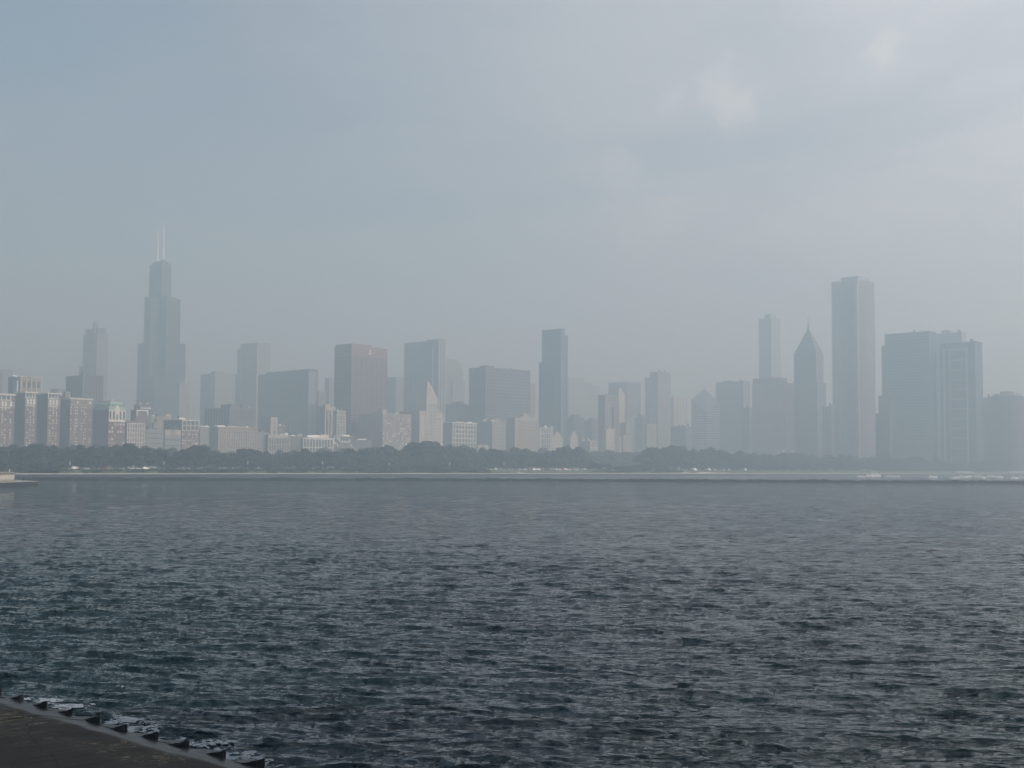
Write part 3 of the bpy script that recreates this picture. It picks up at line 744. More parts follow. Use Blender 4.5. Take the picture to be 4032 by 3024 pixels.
b = building('dark_block', 'dim broad block at the foot of the diamond-roofed tower', 2641, 2700, 2722, 1678, MICH, 'dark_stone')
b.bands('S', 8, .9, 'grey_stone', .3); b.piers('S', 8, .7, 'grey_stone', .4); b.bands('E', 8, .9, 'grey_stone', .3)
b = building('slab_block', 'dim slab below the paired hazy office blocks right of the diamond roof', 2917, 2950, 2962, 1604, MICH, 'dark_stone')
b.piers('S', 7, .7, 'grey_stone', .4); b.piers('E', 3, .7, 'grey_stone', .4)
for (xl, xc, xr, y, e, lab) in ((2226, 2262, 2300, 1640, MICH - 150, 'hazy grey block filling between the gables and the tall glass tower'),
                                (2300, 2330, 2362, 1655, MICH - 190, 'hazy grey block behind the white balcony-banded short block'),
                                (2500, 2530, 2545, 1640, MICH - 160, 'hazy grey block between the stepped and the square-windowed beige towers'),
                                (1754, 1800, 1850, 1590, MICH - 200, 'hazy grey block behind the white gridded block with bright cornice')):
    b = building('hazy_block', lab, xl, xc, xr, y, e, 'grey_stone')
    b.bands('E', 8, 1.0, 'limestone', .3); b.piers('S', 6, .9, 'grey_stone', .4); roofbox(b, .2, .7, .2, .7, 4, 'grey_stone')

# ------------------------------------------------------------------ the towers behind
def red_tower():
    b = building('red_tower', 'massive dull red tower with fine horizontal floor bands and white anchor emblem', 1318, 1384, 1525, 1362, MICH - 73, 'red_steel', 'tower')
    top = b.z1 - 16
    b.bands('E', 40, 1.6, 'glass', .12, z0=18, z1=top, name='window_band')
    b.bands('S', 40, 1.6, 'glass', .12, z0=18, z1=top, name='window_band')
    b.piers('E', 8, .8, 'red_steel', .5, z1=top + 1)
    roofbox(b, .0, .55, .0, .95, 3.6, 'red_steel', 'roof_plant')
    # emblem: ring, shank, stock, arms
    u = on_e(1456, 1384, b.e)[1] - b.n; zc = zat(b, 1456, 1386)
    t = bx('emblem', 'white_paint', b.root, .1, .7, u - .5, u + .5, zc - 3.6, zc + 2.4)
    bx('emblem_stock', 'white_paint', b.root, .1, .72, u - 1.9, u + 1.9, zc + .9, zc + 1.8)
    n = 14; v = []; f = []
    def ring(cz, r0, r1, a0, a1, nm):
        v = []
        for i in range(n + 1):
            a = a0 + (a1 - a0) * i / n
            for (x_, r) in ((.1, r0), (.1, r1), (.7, r1), (.7, r0)): v.append((x_, u + math.cos(a) * r, cz + math.sin(a) * r))
        f = [(i * 4 + k, i * 4 + (k + 1) % 4, i * 4 + 4 + (k + 1) % 4, i * 4 + 4 + k) for i in range(n) for k in range(4)]
        f += [(0, 1, 2, 3), (n * 4 + 3, n * 4 + 2, n * 4 + 1, n * 4)]
        add(nm, mesh(nm, v, f, 'white_paint'), b.root)
    ring(zc + 3.3, .7, 1.4, 0, 2 * math.pi, 'emblem_ring')
    ring(zc - 1.0, 2.2, 3.1, math.pi * 1.05, math.pi * 1.95, 'emblem_arms')
red_tower()

def nine_tube_tower():
    e = -2380.0
    n, ls, le, h = place(542, 612, 733, 1345, e)
    root = empty('skyscraper', W(e, n, LAND), GRID, 'tallest black stepped skyscraper with twin white antennas', 'skyscraper')
    w = 22.9; x0 = -3 * w
    zz = lambda y: on_e(612, y, e)[2] - LAND
    H66, H90, HT, H50 = zz(1345), zz(1163), zz(1024), zz(1345) - 68
    hs = {(0, 0): H66, (1, 0): H90, (2, 0): H50, (0, 1): HT, (1, 1): HT, (2, 1): H90, (0, 2): H50, (1, 2): H90, (2, 2): H66}
    for (i, j), hh in hs.items():
        tb = bx('tube', 'black_steel', root, x0 + i * w + .03, x0 + (i + 1) * w - .03, j * w + .03, (j + 1) * w - .03, 0, hh)
    top = Block(root, x0 + 2 * w, w, 2 * w, w, H90 - 10, HT)
    for k in range(2): cyl('antenna_base', 'black_steel', root, x0 + w * (.5 + k), 1.5 * w, HT - .5, HT + 8, 5.0, 12, .8)
    bx('roof_plant', 'black_steel', root, x0 + 4, x0 + 2 * w - 6, w + 4, 2 * w - 4, HT - .4, HT + 5)
    for k, yt in ((0, 905), (1, 886)):
        zt = on_e(630, yt, e - w * 1.5)[2] - LAND
        cyl('antenna', 'white_paint', root, x0 + w * (.5 + k), 1.5 * w, HT + 7.6, HT + 30, 1.6, 10, .7)
        cyl('antenna_tip', 'white_paint', root, x0 + w * (.5 + k), 1.5 * w, HT + 29.5, zt, 1.15, 8, .7)
    for (zb, hh) in ((H66 - 9, 7), (H90 - 9, 7), (HT - 9, 7)):     # louvre belts
        for (cx, cy, a, c) in ((0, w, 0, w) if zb < H66 else (0, w, 0, w),):
            if zb < HT - 20: bx('louvre_belt', 'dark_metal', root, -.5, .25, cy + .2, cy + c - .2, zb, zb + hh)
        if zb > H90: bx('louvre_belt', 'dark_metal', root, x0 + 2 * w - .5, x0 + 2 * w + .25, w + .2, 2 * w - .2, zb, zb + hh)
    for j in range(3):
        hh = hs[(2, j)]
        for k in range(5): bx('mullion', 'dark_metal', root, -.4, .25, j * w + 2 + k * 4.6, j * w + 2.7 + k * 4.6, 20, hh - 12)
    for i in range(3):
        hh = hs[(i, 0)]
        for k in range(5): bx('mullion', 'dark_metal', root, x0 + i * w + 2 + k * 4.6, x0 + i * w + 2.7 + k * 4.6, -.25, .4, 20, hh - 12)
nine_tube_tower()

def crown_tower():
    b = building('crown_tower', 'hazy tower with turreted crown left of the tallest skyscraper', 329, 383, 426, 1312, -2440, 'grey_stone', 'tower')
    b.piers('E', 6, 1.4, 'grey_stone', .7); b.piers('S', 5, 1.4, 'dark_stone', .7)
    c = 6.5
    for (x_, y_) in ((-c, c), (-b.Ls + c, c), (-c, b.Le - c), (-b.Ls + c, b.Le - c)): cyl('turret', 'dark_stone', b.root, x_, y_, b.z1 - 1, b.z1 + 11, 5.0, 14)
    cyl('crown_drum', 'grey_stone', b.root, -b.Ls / 2, b.Le / 2, b.z1 - 1, b.z1 + 21, min(b.Ls, b.Le) * .27, 20)
    cyl('crown_cap', 'grey_stone', b.root, -b.Ls / 2, b.Le / 2, b.z1 + 20.7, b.z1 + 25, min(b.Ls, b.Le) * .18, 20)
    bx('shoulder', 'grey_stone', b.root, -b.Ls - 18, -b.Ls + 2, 2, b.Le - 2, 0, zat(b, 329, 1432))
crown_tower()

def simple(name, label, xl, xc, xr, y, e, m, cat='tower', ribs=(5, 5), bands=0, rm=None, bm=None, roof=None, Ls=None):
    b = building(name, label, xl, xc, xr, y, e, m, cat, Ls=Ls)
    rm = rm or m
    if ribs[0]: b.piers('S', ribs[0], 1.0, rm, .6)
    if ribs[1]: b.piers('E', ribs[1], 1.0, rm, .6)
    if bands:
        b.bands('E', bands, 1.2, bm or rm, .3); b.bands('S', bands, 1.2, bm or rm, .3)
    if roof: roofbox(b, *roof)
    return b
simple('hazy_block', 'dark broad block below the turreted crown tower', 261, 326, 407, 1476, MICH - 260, 'dark_stone', ribs=(8, 8), bands=6)
simple('far_tower', 'faint tower at the very left edge above the glazed hotel penthouse', -20, 12, 50, 1455, -2700, 'grey_stone', bands=5)
simple('hazy_block', 'faint low slab on the skyline just left of the dark broad block', 200, 225, 262, 1531, -1900, 'grey_stone', 'building', bands=3)
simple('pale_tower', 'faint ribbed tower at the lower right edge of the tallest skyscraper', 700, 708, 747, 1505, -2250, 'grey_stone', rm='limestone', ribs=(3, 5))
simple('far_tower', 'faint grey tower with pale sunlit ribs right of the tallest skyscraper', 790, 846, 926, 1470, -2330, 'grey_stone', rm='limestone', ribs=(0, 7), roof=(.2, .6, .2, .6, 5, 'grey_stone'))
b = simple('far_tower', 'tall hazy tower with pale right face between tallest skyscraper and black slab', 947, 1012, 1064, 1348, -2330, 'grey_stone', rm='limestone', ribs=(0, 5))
bx('shoulder', 'grey_stone', b.root, -b.Ls - 10, -b.Ls + 3, -.5, b.Le - 5, 0, b.z1 - 9); bx('lower_wing', 'grey_stone', b.root, -b.Ls - 26, -b.Ls - 8, 2, b.Le - 5, 0, b.z1 - 62)
simple('hazy_block', 'long dim block on the skyline above the beige piered stone block', 805, 905, 1005, 1604, MICH - 140, 'dark_stone', 'building', ribs=(10, 10), bands=5, rm='grey_stone', roof=(.15, .45, .1, .5, 5, 'dark_stone'))
b = simple('black_slab', 'black glass slab with reflections painted pale on its east face beside the red tower', 1047, 1215, 1252, 1453, -1900, 'black_steel', ribs=(0, 0))
b.piers('S', 14, .8, 'dark_metal', .5); b.piers('E', 5, .6, 'dark_metal', .5); b.bands('S', 32, 1.2, 'dark_stone', .3)
b.piece('E', 'painted_reflection', 'pale_glass', .6, b.Le * .85, b.z1 - 62, b.z1 - 4, .3); b.piece('E', 'painted_reflection', 'pale_glass', .6, b.Le * .85, b.z1 - 165, b.z1 - 118, .3)  # pale panes put reflections on the glazing into its colour
bx('lower_wing', 'dark_metal', b.root, -b.Ls - 22, -b.Ls + 70, -1.2, b.Le - 3, 0, b.z1 - 3.5)
simple('far_tower', 'faint stepped tower in the gap between black slab and red tower', 1280, 1296, 1330, 1488, -2100, 'grey_stone', bands=6)
simple('hazy_block', 'faint square-topped block touching the black slab in the gap before the red tower', 1250, 1255, 1282, 1540, -2000, 'grey_stone', 'building', bands=5, bm='limestone')
b = simple('hazy_tower', 'hazy flat-topped tower just right of the red tower', 1480, 1560, 1590, 1486, -2050, 'grey_stone', ribs=(6, 3))
b.cornice(1.5, 'dark_stone', 1.0)
b = simple('white_edged_tower', 'tall blue-grey tower with white vertical stripes on its sunlit edge', 1593, 1726, 1754, 1339, -1880, 'blue_glass', ribs=(9, 0), rm='dark_metal', roof=(.2, .8, .05, .4, 2.5, 'dark_metal'))
b.bands('S', 42, 1.2, 'pale_glass', .3); b.piers('E', 3, 4.0, 'granite', 1.0, z1=b.z1 + 2.5); b.piece('S', 'white_stripe', 'white_stone', 14, 15.6, 4, b.z1 - 14, .8)
def floors(b, n, m, h=1.1, faces='SE'):
    for f in faces: b.bands(f, n, h, m, .32)
def arch_tower():
    e = -1980.0
    n, ls, le, h = place(1735, 1754, 1822, 1412, e)
    root = empty('arched_tower', W(e, n, LAND), GRID, 'hazy tower with rounded shoulder roof beside the white-striped tower', 'tower')
    zl = on_e(1822, 1462, e)[2] - LAND
    pts = [(0, 0), (le, 0), (le, zl)] + [(le * (.42 + .58 * math.cos(a)), zl + (h - zl) * math.sin(a)) for a in np.linspace(.12, math.pi / 2, 9)] + [(0, h)]
    k = len(pts)
    v = [(0, p[0], p[1]) for p in pts] + [(-34, p[0], p[1]) for p in pts]
    f = [tuple(range(k)), tuple(range(k, 2 * k))[::-1]] + [(i, i + k, (i + 1) % k + k, (i + 1) % k) for i in range(k)]
    add('wall', mesh('wall', v, f, 'grey_stone'), root)
    b = Block(root, 0, 0, 34, le, 0, zl)
    b.piers('E', 7, 1.0, 'dark_stone', .5, z1=zl - 4); b.bands('E', 10, 1.2, 'dark_stone', .35)
    bx('lower_wing', 'grey_stone', root, -30, 3, le * .35, le * 1.08, 0, on_e(1822, 1505, e)[2] - LAND)
arch_tower()
b = simple('plaza_block', 'wide dark flat-topped office block with long sunlit side left of the slim glass tower', 1848, 1912, 2087, 1445, MICH - 130, 'dark_metal', ribs=(8, 20), rm='dark_stone', roof=(.12, .3, .3, .7, 4, 'dark_stone'))
b.bands('E', 30, 1.5, 'grey_stone', .3); b.bands('S', 30, 1.5, 'dark_stone', .3); b.piece('E', 'end_bay', 'grey_stone', b.Le + .02, b.Le + 14, 0, b.z1 - 22, -.6, 30)
bx('slanted_fin', 'white_paint', b.root, -1.2, .6, b.Le + .4, b.Le + 1.2, b.z1 - 22, b.z1 + 2)
b = simple('slim_glass_tower', 'tall slim blue glass tower with lower shoulders above the framed beige block', 2129, 2210, 2224, 1293, MICH - 95, 'blue_glass', ribs=(0, 0), Ls=46)
b.piece('S', 'mullion', 'dark_metal', 12, 13, 4, b.z1 - 60, .6)
b.bands('S', 48, 1.0, 'pale_glass', .25); b.bands('E', 48, 1.0, 'pale_glass', .25)
for k in range(5): b.piece('S', 'mullion', 'dark_metal', 3 + 8.2 * k, 3.6 + 8.2 * k, 4, b.z1 - 2, .45)
zs = zat(b, 2210, 1318)
bx('right_shoulder', 'blue_glass', b.root, -30, -1.5, b.Le - 1, b.Le + 9, 0, zs); bx('left_shoulder', 'blue_glass', b.root, -b.Ls - 9, -b.Ls + 2, 2, b.Le - 2, 0, zat(b, 2210, 1420))
bx('lower_front', 'blue_glass', b.root, -30, -8, -4, 1, 0, zat(b, 2210, 1478)); bx('corner_strip', 'pale_glass', b.root, -2, .4, -.4, 1.8, 2, b.z1 - 40)
for (xl, xc, xr, y, lab) in ((2224, 2240, 2300, 1484, 'faint stepped slab directly right of the slim glass tower'), (2290, 2300, 2330, 1503, 'faint middle step of the hazy slabs right of the slim glass tower'),
                             (2322, 2330, 2360, 1518, 'faint lowest slab left of the slim brownish tower')):
    simple('far_block', lab, xl, xc, xr, y, -2250, 'grey_stone', 'building', bands=4)
simple('box_tower', 'hazy flat box tower behind the pale thin tower', 2396, 2470, 2522, 1502, -1950, 'dark_stone', ribs=(6, 5), bands=6, rm='grey_stone')
b = simple('hazy_tower', 'hazy tower with stepped top left of the diamond-roofed tower', 2560, 2590, 2639, 1464, -1720, 'grey_stone', ribs=(4, 5), bands=0)
bx('shoulder', 'grey_stone', b.root, -b.Ls - 12, -b.Ls + 3, -2, b.Le - 4, 0, b.z1 - 11); b.bands('E', 3, 1.4, 'limestone', .4, z0=b.z1 - 60, z1=b.z1 - 30); b.bands('S', 6, 1.2, 'dark_stone', .3)
simple('pale_tower', 'pale hazy tower between the stepped hazy tower and the diamond roof', 2641, 2652, 2704, 1562, -1800, 'limestone', ribs=(2, 5), rm='grey_stone')

def diamond_tower():
    e = MICH - 15
    n, ls, le, h = place(2723, 2784, 2834, 1628, e)
    root = empty('diamond_tower', W(e, n, LAND), GRID, 'white banded tower with sloping diamond-shaped roof split at its peak', 'tower')
    zSW = on_n(2723, 1573, n)[2] - LAND; zNE = on_e(2834, 1586, e)[2] - LAND; zNW = zSW + zNE - h
    v = [(0, 0, 0), (0, le, 0), (-ls, le, 0), (-ls, 0, 0), (0, 0, h), (0, le, zNE), (-ls, le, zNW), (-ls, 0, zSW)]
    add('wall', mesh('wall', v, [(0, 1, 5, 4), (1, 2, 6, 5), (2, 3, 7, 6), (3, 0, 4, 7), (3, 2, 1, 0)], 'grey_stone'), root)
    add('diamond_roof', mesh('diamond_roof', [(0, 0, h + .05), (0, le, zNE + .05), (-ls, le, zNW + .05), (-ls, 0, zSW + .05), (0, 0, h - 1), (0, le, zNE - 1), (-ls, le, zNW - 1), (-ls, 0, zSW - 1)],
        [(0, 1, 2, 3), (0, 4, 5, 1), (3, 7, 4, 0), (1, 5, 6, 2), (2, 6, 7, 3)], 'pale_glass'), root)
    g = add('roof_split', mesh('roof_split', [(-ls * .2, le * .15, h * .8 + zNW * .2), (-ls * .15, le * .2, h * .8 + zNW * .2), (-ls * .98, le * 1.02, zNW + 4), (-ls * 1.02, le * .98, zNW + 4),
        (-ls * .2, le * .15, h * .8 + zNW * .2 - 6), (-ls * .15, le * .2, h * .8 + zNW * .2 - 6), (-ls * .98, le * 1.02, zNW - 6), (-ls * 1.02, le * .98, zNW - 6)],
        [(0, 1, 2, 3), (0, 4, 5, 1), (1, 5, 6, 2), (2, 6, 7, 3), (3, 7, 4, 0)], 'granite'), root)
    k = 26
    for i in range(k):
        z = 10 + (max(zSW, zNE) - 14) * i / k
        us = 0.0 if z < h - 2 else ls * (z + 2 - h) / (zSW - h); ue = 0.0 if z < h - 2 else le * (z + 2 - h) / (zNE - h)
        if us < ls - 2: bx('spandrel', 'white_stone', root, -ls + .1, -us - .05, -.5, .5, z, z + 1.7)
        if ue < le - 2: bx('spandrel', 'white_stone', root, -.5, .5, ue + .05, le - .1, z, z + 1.7)
diamond_tower()
simple('hazy_block', 'hazy broad flat office block right of the diamond roof', 2819, 2925, 2951, 1501, MICH - 110, 'grey_stone', ribs=(8, 3), bands=30, rm='dark_stone', roof=(.2, .7, .5, .8, 3, 'grey_stone'))
b = simple('slab_tower', 'hazy slab with raised left half in front of the faint far tower', 2961, 3090, 3126, 1507, -1335, 'grey_stone', ribs=(16, 6), rm='limestone')
zt = zat(b, 3078, 1484)
bx('raised_block', 'grey_stone', b.root, -b.Ls + .2, -12, 2, b.Le - 3, b.z1 - 1, zt); b.bands('S', 30, 1.0, 'limestone', .3)
b = simple('far_tower', 'faintest tall pale tower standing behind the raised slab', 2987, 3036, 3072, 1252, -1640, 'grey_stone', ribs=(0, 0), bands=6)
bx('crown_block', 'grey_stone', b.root, -b.Ls * .55, -2, 1, b.Le * .6, b.z1 - 1, b.z1 + 9)

def pointed_tower():
    b = building('pointed_tower', 'dark tower with steep chevroned pointed crown and needle spire', 3126, 3214, 3241, 1388, -1320, 'dark_stone', 'tower')
    Ls, Le = b.Ls, b.Le; zz = lambda y: zat(b, 3214, y)
    b.piers('S', 10, 1.0, 'dark_metal', .6); b.piers('E', 5, 1.6, 'limestone', .6); b.bands('S', 44, 1.2, 'grey_stone', .3)
    prof = [(0, zz(1388)), (.17, zz(1352)), (.33, zz(1320)), (.5, zz(1286))]
    v = []; f = []
    for (i, z) in prof:
        a, c = Ls * min(i, .497), Le * min(i, .49)
        v += [(-Ls + a, c, z), (-a, c, z), (-a, Le - c, z), (-Ls + a, Le - c, z)]
    for r in range(len(prof) - 1):
        for k in range(4): f.append((r * 4 + k, r * 4 + (k + 1) % 4, r * 4 + 4 + (k + 1) % 4, r * 4 + 4 + k))
    t = (len(prof) - 1) * 4; f.append((t, t + 1, t + 2, t + 3))
    add('crown', mesh('crown', v, f, 'dark_stone'), b.root, (0, 0, -.2))
    for i in range(5):      # pale chevrons on the crown's slopes
        fr = .1 + .075 * i; a = Ls * fr; z = zz(1388) + (zz(1286) - zz(1388)) * fr / .5
        bx('chevron', 'granite', b.root, -a - (Ls - 2 * a) * .55, -a - 1, Le * fr - 1.0, Le * fr + .8, z - .6, z + 1.4)
        bx('chevron', 'granite', b.root, -a - .8, -a + 1.0, Le * fr, Le * (1 - fr), z - .6, z + 1.4)
    cyl('spire', 'dark_metal', b.root, -Ls / 2, Le / 2, zz(1290), zz(1243), 1.6, 8, .15)
    bx('lower_wing', 'dark_stone', b.root, -Ls - 6, 4, -5, Le + 2, 0, zz(1507))
pointed_tower()
simple('low_wing', 'hazy low wing between the pointed tower and the tall white marble shaft', 3236, 3274, 3290, 1599, -1240, 'dark_stone', 'building', ribs=(4, 2), bands=4, rm='grey_stone')
def marble_tower():
    b = building('marble_tower', 'very tall plain pale shaft with bright corner line', 3274, 3375, 3441, 1100, -1200, 'granite', 'skyscraper')
    b.piers('S', 16, 1.4, 'granite', .7); b.piers('E', 16, 1.4, 'granite', .7)
    for k in range(15): b.piece('S', 'window_strip', 'glass', 2.2 + (b.Ls - 4) * k / 15, 3.9 + (b.Ls - 4) * k / 15, 14, b.z1 - 10, .12)
    for k in range(15): b.piece('E', 'window_strip', 'glass', 2.2 + (b.Le - 4) * k / 15, 3.9 + (b.Le - 4) * k / 15, 14, b.z1 - 10, .12)
    b.piece('E', 'corner_pier', 'limestone', -.8, 2.2, 2, b.z1 - .4, .9, 2.4)
    roofbox(b, .12, .8, .05, .7, 7, 'granite', 'roof_plant')
marble_tower()
simple('low_wing', 'stepped low block at the left foot of the broad glass slab', 3448, 3500, 3506, 1627, -1010, 'dark_metal', 'building', ribs=(5, 0), bands=4)
simple('low_wing', 'middle step rising left of the broad glass slab', 3459, 3508, 3514, 1556, -1060, 'dark_metal', 'building', ribs=(5, 0), bands=4)
b = simple('glass_slab', 'broad dark blue glass slab with notched left shoulder at the skyline end', 3484, 3656, 3684, 1303, -1040, 'blue_glass', ribs=(10, 3), rm='dark_metal')
bx('left_shoulder', 'blue_glass', b.root, -b.Ls - 7, -b.Ls + 3, .6, b.Le - 2, 0, b.z1 - 19); b.bands('S', 46, 1.3, 'pale_glass', .35)
b = simple('rear_slab', 'hazy slab with roof bump behind the balconied lakefront tower', 3685, 3785, 3800, 1307, -1130, 'pale_glass', ribs=(9, 2), rm='grey_stone', roof=(.1, .9, .5, .8, 5, 'grey_stone'))
b.bands('S', 8, 1.0, 'grey_stone', .3)
b = building('balconied_tower', 'hazy glass tower with pale frame and ladder of wide balcony bands', 3700, 3838, 3866, 1344, -975, 'blue_glass', 'tower')
zf = zat(b, 3838, 1368); k0, k1 = b.Ls * .20, b.Ls * .80
bx('front_bay', 'blue_glass', b.root, -k1 - 5, -k0, -3.5, .5, 0, zf)
bx('frame_post', 'limestone', b.root, -k1 - 5, -k1 - 2, -4.1, -3, 0, zf - .3); bx('frame_post', 'limestone', b.root, -k1 + 6, -k1 + 7.2, -4.1, -3, 0, zf - .3); bx('frame_post', 'limestone', b.root, -k0 - 1.6, -k0 + .2, -4.1, -3, 0, zf - .3)
for i in range(11): bx('balcony_band', 'limestone', b.root, -k1 + 7.2, -k0 - 1.6, -4.0, -3, zf - 4 - i * 15.5, zf - 2.6 - i * 15.5)
b.piers('E', 4, .8, 'dark_metal', .5); bx('frame_top', 'limestone', b.root, -k1 - 1.9, -k0 - 1.7, -4.1, -3, zf - 1.6, zf - .2)
simple('hazy_block', 'low hazy block between the balconied tower and the rounded tower', 3866, 3916, 3922, 1564, -985, 'grey_stone', 'building', ribs=(5, 2), bands=5)
simple('hazy_block', 'added hazy block covering the bright gap at the right edge behind the rounded tower', 3985, 4085, 4110, 1640, -1040, 'dark_stone', 'building', ribs=(6, 2), bands=8, rm='grey_stone')  # block added to cover a bright strip at the right edge
def round_tower():
    e = -960.0
    _, n, z = on_e(3966, 1562, e)
    r = 59 / F * math.hypot(*W(e, n)[:2])
    root = empty('rounded_tower', W(e, n, LAND), GRID, 'rounded dark apartment tower with stepped drum roof at the right edge', 'tower')
    h = z - LAND
    cyl('wall', 'dark_metal', root, 0, 0, 0, h, r, 28)
    for i in range(26): cyl('balcony_ring', 'dark_stone', root, 0, 0, 8 + i * (h - 12) / 26, 9.2 + i * (h - 12) / 26, r + .7, 28)
    cyl('roof_rim', 'grey_stone', root, 0, 0, h - .4, h + 3, r * .93, 28, .95)
    cyl('roof_drum', 'dark_stone', root, 0, 0, h + 2.6, h + 8, r * .46, 20, .9)
    for k in range(5): bx('roof_unit', 'grey_stone', root, math.cos(k * 1.3) * r * .7 - 2, math.cos(k * 1.3) * r * .7 + 2, math.sin(k * 1.3) * r * .7 - 2, math.sin(k * 1.3) * r * .7 + 2, h + 2, h + 4.5)
round_tower()

clutter()
# steel band shell curls peeping over the trees
def bandshell():
    p = on_e(3110, 1786, MICH + 180)
    root = empty('band_shell', W(p[0], p[1], LAND), GRID, 'curled bright steel band shell panels peeping over the treetops', 'band shell')
    zc = p[2] - LAND
    def curl(u0, wdt, hgt, lean, name):
        v = []; f = []
        for i in range(9):
            t = i / 8
            for k in range(5):
                s = k / 4
                x_ = -6 + lean * math.sin(t * 2.2) * 4 + 1.6 * math.sin(s * math.pi)
                v.append((x_, u0 + wdt * s + lean * t * 2.5, zc - 14 + (hgt + 14) * t + 1.2 * math.sin(s * 3.1)))
        for i in range(8):
            for k in range(4): f.append((i * 5 + k, i * 5 + k + 1, i * 5 + k + 6, i * 5 + k + 5))
        o = add(name, mesh(name, v, f, 'steel', True), root)
        md = o.modifiers.new('thick', 'SOLIDIFY'); md.thickness = .25
    curl(-20, 9, 5.5, .7, 'steel_curl'); curl(-9, 7, 2.0, -.6, 'steel_curl'); curl(6, 13, 3.6, 1.0, 'steel_curl'); curl(-32, 8, 1.0, .5, 'steel_curl')
    bx('stage_house', 'limestone', root, -22, -9, -26, 20, 0, zc - 4)
bandshell()

# ------------------------------------------------------------------ trees of the lakefront park
def crown_mesh(seed, m, leaves=2000, squat=1.0):
    r = np.random.default_rng(seed)
    lobes = []
    for i in range(21):
        a = r.uniform(0, 2 * np.pi); q = math.sqrt(r.uniform(0, 1))
        z = r.uniform(.14, .84)
        lim = .38 * math.sqrt(max(.05, 1 - ((z - .46) / .48) ** 2))
        lobes.append((q * lim * math.cos(a), q * lim * math.sin(a), z, r.uniform(.11, .19)))
    lobes.append((0, 0, .6, .25)); lobes.append((.05, -.03, .82, .14))
    V = []; Fc = []
    for i in range(leaves):
        lx, ly, lz, lr = lobes[r.integers(len(lobes))]
        d = r.normal(size=3); d /= np.linalg.norm(d)
        if d[2] < -.55: d[2] = -d[2]
        p = np.array((lx, ly, lz)) + d * lr * r.uniform(.72, 1.08) * np.array((1, 1, .85))
        nrm = d + r.normal(size=3) * .45; nrm /= np.linalg.norm(nrm)
        u = np.cross(nrm, r.normal(size=3)); u /= np.linalg.norm(u); w = np.cross(nrm, u)
        s = r.uniform(.026, .046)
        k = len(V)
        V += [p + u * s, p + w * s * .8 + u * .2 * s, p - u * s, p - w * s * .8]
        Fc.append((k, k + 1, k + 2, k + 3))
    return mesh('crown', V, Fc, m)
def trunk_mesh(seed):
    r = np.random.default_rng(seed); V = []; Fc = []
    def limb(p0, p1, r0, r1):
        p0, p1 = np.array(p0), np.array(p1); d = p1 - p0; d = d / np.linalg.norm(d)
        u = np.cross(d, (0.3, 1, .1)); u /= np.linalg.norm(u); w = np.cross(d, u); k = len(V)
        for (p, q) in ((p0, r0), (p1, r1)):
            for i in range(7): V.append(p + (u * math.cos(i * 2 * math.pi / 7) + w * math.sin(i * 2 * math.pi / 7)) * q)
        for i in range(7): Fc.append((k + i, k + (i + 1) % 7, k + 7 + (i + 1) % 7, k + 7 + i))
    limb((0, 0, 0), (0, 0, .36), .032, .024)
    for i in range(5):
        a = i * 1.26 + r.uniform(0, .5); q = r.uniform(.12, .24)
        limb((0, 0, r.uniform(.26, .35)), (q * math.cos(a), q * math.sin(a), r.uniform(.5, .72)), .02, .006)
    return mesh('trunk', V, Fc, 'bark')
CROWNS = [crown_mesh(100 + i, ('leaf_a', 'leaf_b', 'leaf_c')[i % 3]) for i in range(7)]
TRUNKS = [trunk_mesh(50 + i) for i in range(3)]
LANDMARKS = [(20, 'leftmost brick hotel wing'), (123, 'second brick hotel wing'), (213, 'third brick hotel wing'), (320, 'widest brick hotel wing'), (460, 'green mansard roof'), (535, 'white piered office block'),
    (610, 'small beige setback block'), (685, 'pale-panelled low grey block'), (750, 'white framed brick top'), (805, 'bracketed narrow block'), (880, 'left half of the piered stone block'), (965, 'right half of the piered stone block'),
    (1035, 'shaded block beside the mural'), (1098, 'black mural figures'), (1165, 'grey block between bay fronts'), (1250, 'tented roof terrace'), (1340, 'slim balcony tower'), (1430, 'low block under the red tower'),
    (1535, 'left half of the many-windowed block'), (1595, 'right half of the many-windowed block'), (1697, 'pyramid crown'), (1765, 'dark wall beside the white grid'), (1828, 'white gridded block'), (1905, 'cream flat-roofed building'), (1965, 'finely banded block'),
    (2073, 'stone framed beige block'), (2148, 'bright white bay block'), (2195, 'broad gable'), (2260, 'steep pointed gable'), (2337, 'white balcony-banded block'), (2403, 'pale banded mid-rise'), (2470, 'stepped beige tower'),
    (2565, 'square-windowed beige tower'), (2672, 'dim block beside the diamond'), (2750, 'left half of the diamond roof'), (2810, 'right half of the diamond roof'), (2890, 'hazy broad office block'), (2990, 'left half of the raised slab'), (3050, 'faintest tall tower'),
    (3110, 'steel band shell'), (3185, 'needle spire'), (3260, 'hazy low wing'), (3320, 'shaded side of the pale shaft'), (3410, 'sunlit side of the pale shaft'), (3470, 'stepped low wings'), (3540, 'left half of the glass slab'), (3630, 'right half of the glass slab'),
    (3700, 'bumped rear slab'), (3790, 'ladder of balcony bands'), (3890, 'low block before the drum'), (3966, 'rounded drum-roofed tower'), (4060, 'right picture edge')]
GREENS = []
def landmark_of(x):
    return min(range(len(LANDMARKS)), key=lambda i: abs(LANDMARKS[i][0] - x))
ORD = ['first', 'second', 'third', 'fourth', 'fifth', 'sixth', 'seventh', 'eighth']
NUM = ['one', 'two', 'three', 'four', 'five', 'six', 'seven', 'eight']
def name_greens():
    cells = {}
    for (x, kind, o) in GREENS: cells.setdefault((kind, landmark_of(x)), []).append((x, o))
    for (kind, li), L in cells.items():
        L.sort(key=lambda t: t[0]); n = len(L)
        for k, (x, o) in enumerate(L):
            lm = LANDMARKS[li][1]
            o['label'] = f'{kind} below the {lm}' if n == 1 else f'{ORD[k]} of {NUM[n - 1]} {kind}s below the {lm}'
